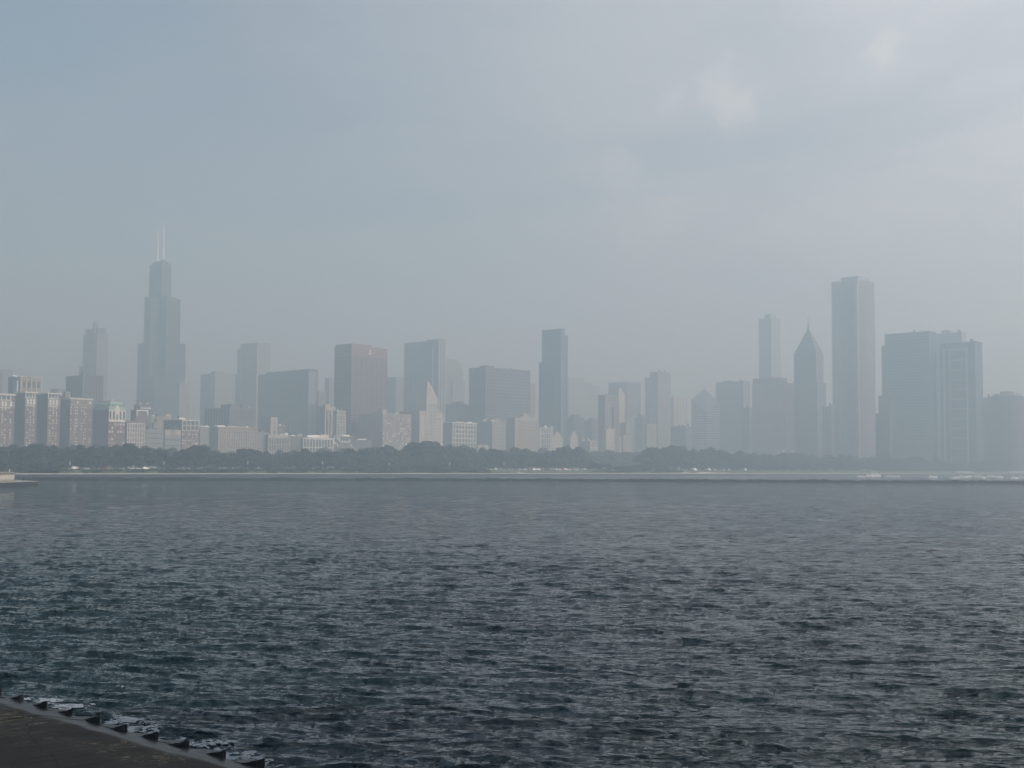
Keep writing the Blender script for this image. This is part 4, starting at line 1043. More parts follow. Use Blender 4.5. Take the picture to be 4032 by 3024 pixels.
def tree(e, n, base, h, wid, label, group, name='park_tree', x=0):
    root = empty(name, W(e, n, base - .1), random.uniform(0, 6.28), label, 'tree', group)
    GREENS.append((x, label, root))
    c = random.choice(CROWNS)
    s = wid / .92
    add('crown', c, root, scl=(s * random.uniform(.92, 1.1), s * random.uniform(.92, 1.1), h / .94))
    add('trunk', random.choice(TRUNKS), root, scl=(h, h, h))
PROFILE = [(-60, 1760), (0, 1756), (60, 1752), (105, 1775), (150, 1761), (230, 1763), (258, 1780), (290, 1768), (330, 1760), (400, 1760), (450, 1756), (500, 1748), (545, 1758), (570, 1774), (650, 1776),
           (682, 1796), (720, 1772), (770, 1765), (850, 1769), (895, 1784), (960, 1775), (992, 1784), (1022, 1760), (1062, 1792), (1110, 1775), (1160, 1796), (1228, 1768), (1252, 1786), (1290, 1768), (1322, 1790),
           (1365, 1768), (1402, 1792), (1455, 1756), (1500, 1764), (1560, 1770), (1600, 1762), (1660, 1749), (1720, 1747), (1780, 1756), (1850, 1766), (1888, 1757), (1925, 1767), (1948, 1780), (2000, 1775),
           (2050, 1772), (2100, 1775), (2145, 1783), (2195, 1766), (2230, 1761), (2285, 1768), (2318, 1800), (2345, 1860)]
PROFILE2 = [(2530, 1800), (2560, 1772), (2600, 1768), (2650, 1770), (2700, 1773), (2760, 1775), (2820, 1776), (2862, 1788), (2900, 1790), (2950, 1784), (3000, 1788), (3045, 1798), (3090, 1790), (3140, 1789), (3200, 1797),
            (3300, 1795), (3350, 1796), (3400, 1804), (3445, 1816), (3480, 1803), (3550, 1808), (3600, 1810), (3650, 1812), (3700, 1818), (3760, 1823), (3850, 1827), (3950, 1830), (4100, 1832)]
def prof(P, x):
    return float(np.interp(x, [p[0] for p in P], [p[1] for p in P]))
def belt(P, x0, x1, step, e0, de, label, group, drop=0.0, wf=1.0):
    x = x0
    while x < x1:
        e = e0 - random.uniform(0, de)
        y = prof(P, x) + drop + random.choice((-12, -7, -3, 1, 6))
        _, n, z = on_e(x, y, e)
        h = z - LAND
        if h > 4:
            dist = math.hypot(*W(e, n)[:2])
            wid = max(8.0, min(h * 1.3, 26.0)) * wf * random.uniform(.8, 1.2)
            tree(e, n, LAND, h, wid, label, group, x=x)
        x += step * random.uniform(.75, 1.25)
G1 = 'leafy trees of the near park belt'
belt(PROFILE, -70, 690, 42, -985, 40, 'dark front park tree', G1)
belt(PROFILE, 690, 1420, 40, -985, 40, 'dark front park tree', G1, wf=.92)
belt(PROFILE, 1420, 1960, 40, -990, 40, 'dark front park tree', G1)
belt(PROFILE, 1960, 2330, 34, -990, 40, 'dark front park tree', G1)
belt(PROFILE, -70, 2300, 50, -1035, 50, 'second-row park tree', G1, drop=14)
belt([(0, 1766), (120, 1762), (640, 1768), (900, 1774), (1090, 1775), (1140, 1768), (1250, 1776), (1900, 1775), (2060, 1770), (2400, 1788), (2600, 1795)], 90, 2560, 52, -1255, 60, 'hazier back-row tree', 'hazy trees behind the near park belt')
belt([(2320, 1784), (2400, 1787), (2480, 1786), (2560, 1782)], 2318, 2560, 20, -1215, 25, 'hazy gap tree', 'hazy trees behind the near park belt', wf=1.1)
G2 = 'hazy trees of the farther park belt'
belt(PROFILE2, 2535, 3060, 26, -985, 40, 'hazy far-belt tree', G2, wf=1.1)
belt(PROFILE2, 3060, 3460, 26, -985, 40, 'hazy far-belt tree', G2, wf=1.1)
belt(PROFILE2, 3460, 4090, 26, -965, 30, 'hazy far-belt tree', G2, wf=1.2)
belt([(2330, 1822), (2420, 1838), (2700, 1836), (3000, 1826), (4090, 1842)], 2500, 4080, 40, -968, 12, 'faint low understorey tree', G2, wf=1.4)
belt([(2330, 1826), (2400, 1836), (2560, 1838), (2720, 1840)], 2345, 2700, 24, -915, 6, 'low bushy bank tree', 'bushy trees on the shore bank', wf=1.7)

def bush_mesh(seed, m):
    r = np.random.default_rng(seed); V = []; Fc = []
    lobes = [(r.uniform(-.38, .38), r.uniform(-.3, .3), r.uniform(.15, .62), r.uniform(.2, .34)) for _ in range(9)]
    for i in range(750):
        lx, ly, lz, lr = lobes[r.integers(len(lobes))]
        d = r.normal(size=3); d /= np.linalg.norm(d); d[2] = abs(d[2]) * .95 - .12
        p = np.array((lx, ly, lz)) + d * lr * r.uniform(.8, 1.08); p[2] = max(p[2], .01)
        nrm = d + r.normal(size=3) * .5; nrm /= np.linalg.norm(nrm)
        u = np.cross(nrm, r.normal(size=3)); u /= np.linalg.norm(u); w = np.cross(nrm, u); s = r.uniform(.05, .085); k = len(V)
        V += [p + u * s, p + w * s, p - u * s, p - w * s]; Fc.append((k, k + 1, k + 2, k + 3))
    return mesh('foliage', V, Fc, m)
BUSHES = [bush_mesh(300 + i, ('leaf_b', 'leaf_a', 'leaf_b', 'leaf_c')[i]) for i in range(4)]
def slope_z(e):
    return float(np.interp(e, [-928, -905, -893.5], [LAND, 3.2, 2.25]))
def bushes(x0, x1, step, ytop, label, group):
    x = x0
    while x < x1:
        e = -random.uniform(897, 922)
        _, n, z = on_e(x, ytop(x) + random.uniform(-3, 5), e)
        zb = slope_z(e); h = z - zb
        if h > .8:
            root = empty('shrub', W(e, n, zb - .1), random.uniform(0, 6.28), label, 'shrub', group)
            GREENS.append((x, label, root))
            wd = h * random.uniform(1.5, 2.3)
            add('foliage', random.choice(BUSHES), root, scl=(wd, wd, h * 1.05))
            cyl('stem', 'bark', root, 0, 0, 0, h * .4, .12, 6, .6)
        x += step * random.uniform(.7, 1.3)
GB = 'dense shrubs along the shore bank'
bushes(-30, 225, 14, lambda x: 1818, 'tall bank shrub', GB)
bushes(225, 660, 15, lambda x: 1845, 'low bank shrub', GB)
bushes(660, 1480, 16, lambda x: 1840, 'low bank shrub', GB)
bushes(1480, 1925, 16, lambda x: 1826 + max(0, x - 1800) * .1, 'pale green bank shrub', GB)
bushes(2335, 2690, 15, lambda x: 1848, 'low bank shrub', GB)

name_greens()

# ------------------------------------------------------------------ grass bank paths, lamps, cars, tents
def patch(name, pts, m, lift=.06, kind='structure'):
    v = []
    for (x, e) in pts:
        _, n, z = on_e(x, 1862, e); v.append(W(e, n, slope_z(e) + lift))
    o = add(name, mesh(name, v, [tuple(range(len(v)))], m)); return tag(o, kind=kind)
patch('sand_path', [(2022, -911), (2040, -912), (2076, -894.2), (2058, -894.0)], 'sand')
patch('sand_path', [(2680, -909), (2700, -912), (2722, -898), (2716, -894.1), (2700, -894.1)], 'sand')
patch('sand_path', [(2745, -902), (2766, -914), (2790, -909), (2838, -900), (2860, -894.1), (2730, -894.1)], 'sand')
patch('sand_path', [(2822, -912), (2836, -912), (2872, -899), (2858, -898)], 'sand')
def lamp(x, ybase, ytop, where):
    e = -892.0
    _, n, zt = on_e(x, ytop, e)
    root = empty('lamp_post', W(e, n, 2.31), GRID, 'thin white-headed lamp post on the shore walk ' + where, 'lamp post', 'lamp posts along the shore walk')
    h = zt - 2.31
    cyl('pole', 'dark_metal', root, 0, 0, 0, h - 2.6, .13, 8, .7)
    cyl('base', 'concrete', root, 0, 0, 0, .5, .35, 8, .8)
    cyl('lamp_head', 'white_paint', root, 0, 0, h - 2.7, h, .3, 8, .6)
    bx('lamp_arm', 'dark_metal', root, -.1, .1, -.9, .1, h - 3.0, h - 2.8)
    cyl('globe', 'white_paint', root, 0, 0, h * .36, h * .36 + .5, .28, 8, .8)
for x, where in ((276, 'nearest the white pier pavilion'), (646, 'below the brick block with white framed top'), (976, 'below the beige piered stone block'), (1270, 'below the slender ribbed tower'),
                 (1532, 'below the tall block packed with windows'), (1770, 'just right of the pyramid tower'), (1984, 'nearest the diagonal sand path')):
    lamp(x, 1868, 1815 if x < 1400 else 1819, where)
def prism(name, pts, w, m):
    """outline in x-z drawn out across y, half-width w"""
    n = len(pts); v = [(p[0], s * w, p[1]) for s in (-1, 1) for p in pts]
    f = [tuple(range(n)), tuple(range(n, 2 * n))[::-1]] + [(i, i + n, (i + 1) % n + n, (i + 1) % n) for i in range(n)]
    return mesh(name, v, f, m)
BODY = [(-2.25, .35), (2.2, .35), (2.25, .75), (1.1, .95), (-2.1, .98), (-2.25, .8)]
CABIN = [(1.0, .93), (.35, 1.45), (-1.2, 1.47), (-1.85, .95)]
VAN = [(-2.6, .4), (2.5, .4), (2.55, 1.0), (1.8, 1.25), (1.3, 2.1), (-2.6, 2.15)]
BUSB = [(-6, .5), (6, .5), (6, 2.9), (5.8, 3.1), (-6, 3.1)]
_vm = {}
def vehicle(kind, colour, x, label, e=-949.0, rz=None):
    _, n, _ = on_e(x, 1850, e)
    root = empty(kind, W(e, n, LAND + .06), GRID + rad(90) + random.uniform(-.1, .1) if rz is None else rz, label, kind, 'vehicles along the lakefront road')
    P = {'car': BODY, 'van': VAN, 'bus': BUSB}[kind]; hw = {'car': .9, 'van': 1.0, 'bus': 1.25}[kind]
    if (kind, colour) not in _vm: _vm[kind, colour] = prism('body', P, hw, colour)
    add('body', _vm[kind, colour], root)
    if kind == 'car':
        if 'cabin' not in _vm: _vm['cabin'] = prism('cabin', CABIN, .78, 'glass')
        add('cabin', _vm['cabin'], root); bx('roof_panel', colour, root, -1.15, .3, -.76, .76, 1.44, 1.52)
    elif kind == 'van':
        bx('windscreen', 'glass', root, 1.35, 1.75, -.85, .85, 1.35, 1.95); bx('side_window', 'glass', root, .2, 1.2, -1.02, 1.02, 1.3, 1.9)
    else:
        bx('window_band', 'glass', root, -5.6, 5.4, -1.28, 1.28, 1.6, 2.6)
    ax = {'car': 1.4, 'van': 1.6, 'bus': 3.6}[kind]
    if 'wheel' not in _vm: _vm['wheel'] = cyl_mesh('rubber', 10)
    for sx in (-1, 1):
        for sy in (-1, 1): add('wheel', _vm['wheel'], root, (sx * ax, sy * (hw - .02) + (.0 if sy < 0 else -.2), .36), (rad(-90), 0, 0), (.36, .36, .22))
for i, (x, k, c, lab) in enumerate(((2043, 'car', 'car_silver', 'silver car leftmost in the row parked before the dark trees'), (2065, 'car', 'car_white', 'bright white car second in the row before the dark trees'),
        (2096, 'car', 'car_silver', 'silver car just left of the white van pair'), (2104, 'van', 'car_white', 'white van beside a silver car in the parked row'), (2120, 'van', 'car_white', 'white van alone right of the silver car and van'),
        (2150, 'car', 'car_dark', 'dark car hidden against the trees mid row'), (2190, 'van', 'car_silver', 'silver van left of the cluster of white cars'), (2203, 'car', 'car_white', 'white car leftmost of the tight cluster'),
        (2218, 'car', 'car_red', 'red car in the middle of the tight cluster'), (2227, 'van', 'car_white', 'white van rightmost of the tight cluster'), (2242, 'car', 'car_white', 'white car alone between cluster and tree end'),
        (2269, 'car', 'car_white', 'white car second from the right end of the dark trees'), (2301, 'van', 'car_white', 'white van at the right end of the dark trees'), (2388, 'bus', 'car_white', 'long white bus in the gap of the park trees'),
        (2340, 'car', 'car_silver', 'silver car at the gap edge left of the bus'), (296, 'van', 'car_white', 'white van on the road right of the first lamp post'), (340, 'car', 'car_silver', 'silver car second right of the first lamp post'),
        (408, 'car', 'car_red', 'reddish car midway between the first two lamp posts'), (520, 'car', 'car_silver', 'silver car left of two near the second lamp post'), (545, 'car', 'car_silver', 'silver car right of two near the second lamp post'),
        (573, 'van', 'car_white', 'white van close left of the second lamp post'), (1893, 'car', 'car_white', 'white car just left of the curved kerb below the banded block'), (1930, 'car', 'car_white', 'white car below the cream flat-roofed building'),
        (1952, 'van', 'car_silver', 'silver van left of the last lamp post'), (2012, 'car', 'car_silver', 'silver car right of the last lamp post'),
        (2815, 'van', 'car_silver', 'silver van right of the white canopy tents'), (2847, 'car', 'car_white', 'white car far right of the canopy tents'), (2870, 'van', 'car_silver', 'greyish van beyond the sandy bank'))):
    vehicle(k, c, x, lab, e=-932.0 if x < 700 or 1880 < x < 2320 else -930.0)
def tent(x, y, w, label):
    e = -921.0
    _, n, _ = on_e(x, y, e); zb = slope_z(e)
    root = empty('canopy_tent', W(e, n, zb), GRID, label, 'tent', 'white tents on the sandy bank')
    h = w / 2
    v = [(-h, -h, 2.4), (h, -h, 2.4), (h, h, 2.4), (-h, h, 2.4), (0, 0, 4.0), (-h, -h, 2.0), (h, -h, 2.0), (h, h, 2.0), (-h, h, 2.0)]
    add('canopy', mesh('canopy', v, [(0, 1, 4), (1, 2, 4), (2, 3, 4), (3, 0, 4), (5, 6, 1, 0), (6, 7, 2, 1), (7, 8, 3, 2), (8, 5, 0, 3)], 'white_paint'), root)
    for sx in (-1, 1):
        for sy in (-1, 1): cyl('pole', 'white_paint', root, sx * (h - .1), sy * (h - .1), 0, 2.4, .06, 6)
    bx('side_sheet', 'white_paint', root, h - .2, h - .12, -h + .2, h - .2, .9, 2.2)
tent(2733, 1851, 4.6, 'largest white canopy tent above the sandy bank'); tent(2790, 1854, 4.2, 'smaller white canopy tent right of the largest tent')
tent(2934, 1862, 2.6, 'lone small white tent on the grass right of the sand')

# ------------------------------------------------------------------ breakwater
BWP = [(-400, 1893.5), (0, 1892.5), (700, 1893), (1400, 1893.5), (2016, 1895), (3000, 1900), (4032, 1904.5), (4600, 1907)]
bw = tag(add('breakwater', cube_mesh('riprap'), None, (0, 0, -5), (0, 0, 0), (1, 1, 1)), 'long low dark stone breakwater crossing the whole lake before the shore', 'breakwater')
line = [on_z(x, y) for x, y in BWP]
bw.location = (line[4].x, line[4].y + 1.2, -.6)
rockm = []
for i in range(5):
    r = np.random.default_rng(700 + i)
    v = [(vx * (1 + r.uniform(-.06, .06)), vy + r.uniform(-.07, .07), vz + r.uniform(-.05, .08)) for vx in (-.5, -.18, .2, .5) for (vy, vz) in ((-.5, -.5), (-.36, .3), (-.2, .5), (.25, .48), (.5, -.5))]
    f = [(a * 5 + k, a * 5 + k + 1, a * 5 + k + 6, a * 5 + k + 5) for a in range(3) for k in range(4)] + [(0, 1, 2, 3, 4), (19, 18, 17, 16, 15)]
    rockm.append(mesh('stone_block', v, f, 'riprap'))
for a, c in zip(line[:-1], line[1:]):
    d = c - a; L = d.length; k = max(1, round(L / 7.5)); ang = math.atan2(d.y, d.x)
    for i in range(k):
        p = a + d * ((i + .5) / k); hh = 2.95 + random.uniform(-.2, .22)
        o = add('stone_block', random.choice(rockm), bw, Vector((p.x, p.y + 1.2, hh / 2 - 1.35)) - Vector(bw.location), (0, 0, ang + random.uniform(-.012, .012)), (L / k * 1.04, 3.6, hh))

# ------------------------------------------------------------------ pier with its pavilion
A = on_z(0, 1920.5); Bp = on_z(130, 1914.0); Cp = on_z(46, 1890.5, 1.57); dl = (A - Bp).normalized()
DK = 1.85
pier = empty('pier', (Bp.x, Bp.y, 0), 0, 'dark-sided concrete pier with pale deck at the lake\'s left edge', 'pier')
A2 = A + dl * 60; C2 = Cp + dl * 75
pl = [A2, Bp, Bp + Vector((1.0, 2.5, 0)), Cp, C2]
def slabm(name, pts, z0, z1, m):
    n = len(pts); v = [(p.x - Bp.x, p.y - Bp.y, z) for z in (z0, z1) for p in pts]
    f = [tuple(range(n))[::-1], tuple(range(n, 2 * n))] + [(i, (i + 1) % n, (i + 1) % n + n, i + n) for i in range(n)]
    return mesh(name, v, f, m)
add('pier_wall', slabm('pier_wall', pl, -2, DK - .18, 'pier_side'), pier)
cen = sum(pl, Vector()) / len(pl)
add('deck', slabm('deck', [p + (p - cen).normalized() * .12 for p in pl], DK - .17, DK, 'concrete'), pier)
pb = on_z(52, 1894, DK)
pav = empty('pier_pavilion', (pb.x, pb.y, DK), math.atan2(dl.y, dl.x), 'weathered white flared-wall pavilion with flat double roof standing on the pier', 'pavilion')
v = []; f = []
lv = [(0, 0.0), (.35, .42), (.9, .72), (1.6, .88), (2.75, 1.0)]
for (z, i) in lv: v += [(i, i * .8, z), (24, i * .8, z), (24, -6 - i * 0 + .0, z), (i, -6 + i * .2, z)]
for r in range(len(lv) - 1):
    for k in range(4): f.append((r * 4 + k, r * 4 + (k + 1) % 4, r * 4 + 4 + (k + 1) % 4, r * 4 + 4 + k))
o = add('flared_wall', mesh('flared_wall', v, f, 'plaster'), pav)
bx('soffit', 'dark_stone', pav, .75, 24, -6.1, 1.05, 2.74, 2.95)
bx('lower_roof', 'concrete', pav, .35, 24.3, -6.4, 1.4, 2.96, 3.3); bx('upper_roof', 'concrete', pav, 1.0, 24, -5.6, .6, 3.35, 3.6)
bx('roof_neck', 'dark_stone', pav, 1.3, 23.8, -5.4, .3, 3.28, 3.37)
cu = [(2.6 - .9 * t + (.3 * t * t), 3.62 + .9 * t * t) for t in np.linspace(0, 1, 7)]
for i in range(6):
    bx('roof_horn', 'white_paint', pav, min(cu[i][0], cu[i + 1][0]) - .06, max(cu[i][0], cu[i + 1][0]) + .06, -.9, -.7, cu[i][1], cu[i + 1][1] + .12)
def bollard(x, y, label):
    p = on_z(x, y, DK); r = empty('bollard_lamp', p, 0, label, 'bollard', 'dark bollards on the pier deck')
    cyl('post', 'dark_metal', r, 0, 0, 0, 1.0, .14, 8, .9); cyl('cap', 'white_paint', r, 0, 0, .98, 1.25, .2, 8, .5); cyl('base', 'dark_metal', r, 0, 0, 0, .12, .26, 8)
bollard(55, 1893.5, 'short dark bollard hard against the pavilion wall on the pier')
def person():
    p = on_z(92.6, 1894.6, DK)
    me = bpy.data.meshes.new('body')
    J = [(0, 0, .92), (0, 0, 1.15), (0, .01, 1.38), (0, .01, 1.5), (0, .02, 1.66), (0, .02, 1.76), (-.1, 0, .88), (-.12, .02, .48), (-.13, 0, .07), (-.13, -.13, .03), (.1, 0, .88), (.13, -.03, .48), (.14, .02, .07), (.14, -.11, .03),
         (-.19, .01, 1.4), (-.24, .03, 1.12), (-.22, -.08, .87), (-.22, -.11, .78), (.19, .01, 1.4), (.25, .02, 1.12), (.22, -.1, .9), (.22, -.13, .81)]
    E = [(0, 1), (1, 2), (2, 3), (3, 4), (4, 5), (0, 6), (6, 7), (7, 8), (8, 9), (0, 10), (10, 11), (11, 12), (12, 13), (2, 14), (14, 15), (15, 16), (16, 17), (2, 18), (18, 19), (19, 20), (20, 21)]
    me.from_pydata(J, E, []); me.materials.append(MATS['cloth_dark']); me.materials.append(MATS['skin'])
    o = add('person', me, None, p, (0, 0, rad(30)))
    md = o.modifiers.new('skin', 'SKIN')
    R = [.14, .15, .15, .06, .095, .08, .1, .065, .05, .04, .1, .065, .05, .04, .07, .045, .035, .035, .07, .045, .035, .035]
    for vv, r in zip(me.skin_vertices[0].data, R): vv.radius = (r, r)
    me.skin_vertices[0].data[0].use_root = True
    o.modifiers.new('smooth', 'SUBSURF').levels = 1
    hr = add('hair', cyl_mesh('rubber', 10, .5), o, (0, .03, 1.69), (0, 0, 0), (.1, .11, .1))
    tag(o, 'person in dark clothes standing on the pier deck', 'person')
person()
def pontoon(x0, x1, y, hgt, w, label, m='white_paint'):
    a, c = on_z(x0, y), on_z(x1, y + (x1 - x0) * math.tan(ROLL)); d = c - a
    r = empty('floating_dock', (a.x, a.y, 0), math.atan2(d.y, d.x), label, 'dock')
    k = max(2, int(d.length / 9))
    for i in range(k):
        bx('pontoon', m, r, d.length * i / k, d.length * (i + 1) / k - .25, 0, w, -.3, hgt + random.uniform(-.04, .04))
        if i % 2 == 0: cyl('pile', 'dark_metal', r, d.length * i / k + .3, w + .2, -1, hgt + .5, .1, 6)
    return r
pontoon(60, 128, 1886.5, .75, 1.2, 'bright white floating dock behind the breakwater beside the pier')
pontoon(136, 200, 1886.8, .45, 1.0, 'paler floating dock section right of the bright white one')
pontoon(3290, 3375, 1874.5, .35, 1.5, 'thin grey floating dock left of the moored motorboats', 'grey_stone'); pontoon(3545, 3700, 1875.5, .35, 1.5, 'thin grey floating dock in the middle of the moorings', 'grey_stone'); pontoon(3960, 4000, 1876, .5, 1.5, 'short grey floating dock by the right-hand moorings', 'grey_stone')

# ------------------------------------------------------------------ moored boats
def hull(name, L, Bm, fb, m):
    st = [(-.5, .82, 0), (-.2, 1, 0), (.12, .95, .04), (.36, .55, .14), (.5, .03, .26)]
    v = []; f = []
    for (t, wd, rise) in st: v += [(t * L, -wd * Bm / 2, fb + rise * fb * 2), (t * L * .94, -wd * Bm * .32, -.35), (t * L * .94, wd * Bm * .32, -.35), (t * L, wd * Bm / 2, fb + rise * fb * 2)]
    for i in range(len(st) - 1):
        for k in range(4): f.append((i * 4 + k, i * 4 + 4 + k, i * 4 + 4 + (k + 1) % 4, i * 4 + (k + 1) % 4))
    f += [(0, 1, 2, 3)]
    return mesh(name, v, f, m)
_h = {}
def boat(kind, x, y, L, label, rz, hm='white_paint'):
    p = on_z(x, y)
    root = empty(kind, p, rz, label, 'sailboat' if kind == 'sailboat' else 'boat', 'boats moored in the harbour')
    key = (round(L), hm)
    if key not in _h: _h[key] = hull('hull', L, L * .32, L * .1, hm)
    add('hull', _h[key], root)
    fb = L * .1
    if kind == 'motorboat':
        add('cabin', prism('cabin', [(L * .22, fb * .9), (L * .08, fb + L * .11), (-L * .22, fb + L * .12), (-L * .24, fb * .9)], L * .115, 'white_paint'), root)
        bx('cabin_window', 'glass', root, -L * .18, L * .06, -L * .118, L * .118, fb + L * .035, fb + L * .085)
        bx('radar_arch', 'white_paint', root, -L * .26, -L * .22, -L * .11, L * .11, fb * .9, fb + L * .17)
    elif kind == 'houseboat':
        bx('cabin', 'white_paint', root, -L * .4, L * .25, -L * .13, L * .13, fb * .8, fb + L * .16); bx('upper_deck', 'white_paint', root, -L * .42, L * .3, -L * .15, L * .15, fb + L * .16, fb + L * .185)
        bx('sun_roof', 'white_paint', root, -L * .36, L * .15, -L * .14, L * .14, fb + L * .29, fb + L * .31)
        for sx in (-.33, .12):
            for sy in (-.12, .12): cyl('roof_post', 'white_paint', root, L * sx, L * sy, fb + L * .18, fb + L * .3, .06, 6)
        for k in range(4): bx('cabin_window', 'glass', root, L * (-.34 + .14 * k), L * (-.25 + .14 * k), -L * .133, L * .133, fb + L * .05, fb + L * .12)
    else:
        hm_ = (1846 + (x - 2016) * math.tan(ROLL) - 0, )
        mast = L * 1.25
        cyl('mast', 'white_paint', root, L * .08, 0, fb * .8, mast, .11, 8, .6)
        b_ = bx('boom', 'white_paint', root, -L * .34, L * .07, -.09, .09, fb + 1.15, fb + 1.4)
        add('furled_sail', cyl_mesh('hull_blue', 8, .7), root, (L * .06, 0, fb + 1.5), (0, rad(-90), 0), (.2, .2, L * .38))
        bx('cabin', 'white_paint', root, -L * .12, L * .2, -L * .09, L * .09, fb * .8, fb + L * .05)
        for sx in (-.5, .48): add('stay', cyl_mesh('dark_metal', 4), root, (L * sx, 0, fb * 1.1), (0, math.atan2(L * (.08 - sx), mast - fb * 1.1), 0), (.025, .025, math.hypot(L * (.08 - sx), mast - fb * 1.1)))
for (k, x, y, L, lab, a) in (('motorboat', 3388, 1878, 8, 'white motorboat leftmost of the harbour moorings', .1), ('motorboat', 3424, 1877.5, 10.5, 'larger white motorboat left of the houseboat', .05), ('houseboat', 3448, 1876, 12, 'two-deck white houseboat with flat sun roof', .15),
        ('motorboat', 3505, 1878, 9.5, 'white motorboat moored just right of the houseboat', -.1), ('motorboat', 3531, 1879, 8.5, 'low white motorboat nose to tail right of another', 3.0), ('motorboat', 3671, 1881, 9.5, 'pale motorboat alone in the middle of the harbour', .2),
        ('sailboat', 3757, 1882.5, 7.5, 'small white sailboat with short faint mast', .1), ('motorboat', 3790, 1880.5, 9.5, 'white motorboat right of the small sailboat', .05), ('motorboat', 3818, 1878.5, 7, 'little white motorboat with its bow tipped up', .4),
        ('motorboat', 3846, 1879, 10.5, 'long white motorboat below the balconied tower', 3.1), ('motorboat', 3873, 1882.5, 6, 'smallest white motorboat left of the tall-masted sailboat', .5), ('motorboat', 3899, 1877.5, 9, 'white motorboat directly left of the tall-masted sailboat', .1),
        ('sailboat', 3930, 1881.5, 10.5, 'white sailboat with the tallest mast in the harbour', .05), ('motorboat', 3995, 1884.5, 8, 'white motorboat near the right edge of the picture', .2), ('motorboat', 4028, 1882.5, 8, 'white motorboat cut by the right picture edge', -.1)):
    boat(k, x, y, L, lab, a)
for i, (x0, x1, y, lab) in enumerate(((3772, 3835, 1861, 'long low pale-roofed harbour shed behind the middle moorings'), (3978, 4040, 1860, 'long low pale-roofed harbour shed at the right picture edge'))):
    p = on_e(x0, y, SHORE - 4); q = on_e(x1, y, SHORE - 4)
    r = empty('harbour_shed', W(SHORE - 4, p[1], 2.31), GRID, lab, 'shed', 'white sheds at the harbour')
    L = q[1] - p[1]
    bx('wall', 'grey_stone', r, -5, 0, 0, L, 0, 1.6); add('roof', mesh('roof', [(.6, -.5, 1.55), (.6, L + .5, 1.55), (-2.5, L + .5, 2.3), (-2.5, -.5, 2.3), (-5.6, -.5, 1.55), (-5.6, L + .5, 1.55)], [(0, 1, 2, 3), (3, 2, 5, 4), (0, 3, 4), (1, 5, 2)], 'white_paint'), r)
    for k in range(5): bx('door', 'dark_metal', r, -.2, .08, L * (.08 + .18 * k), L * (.16 + .18 * k), .1, 1.4)

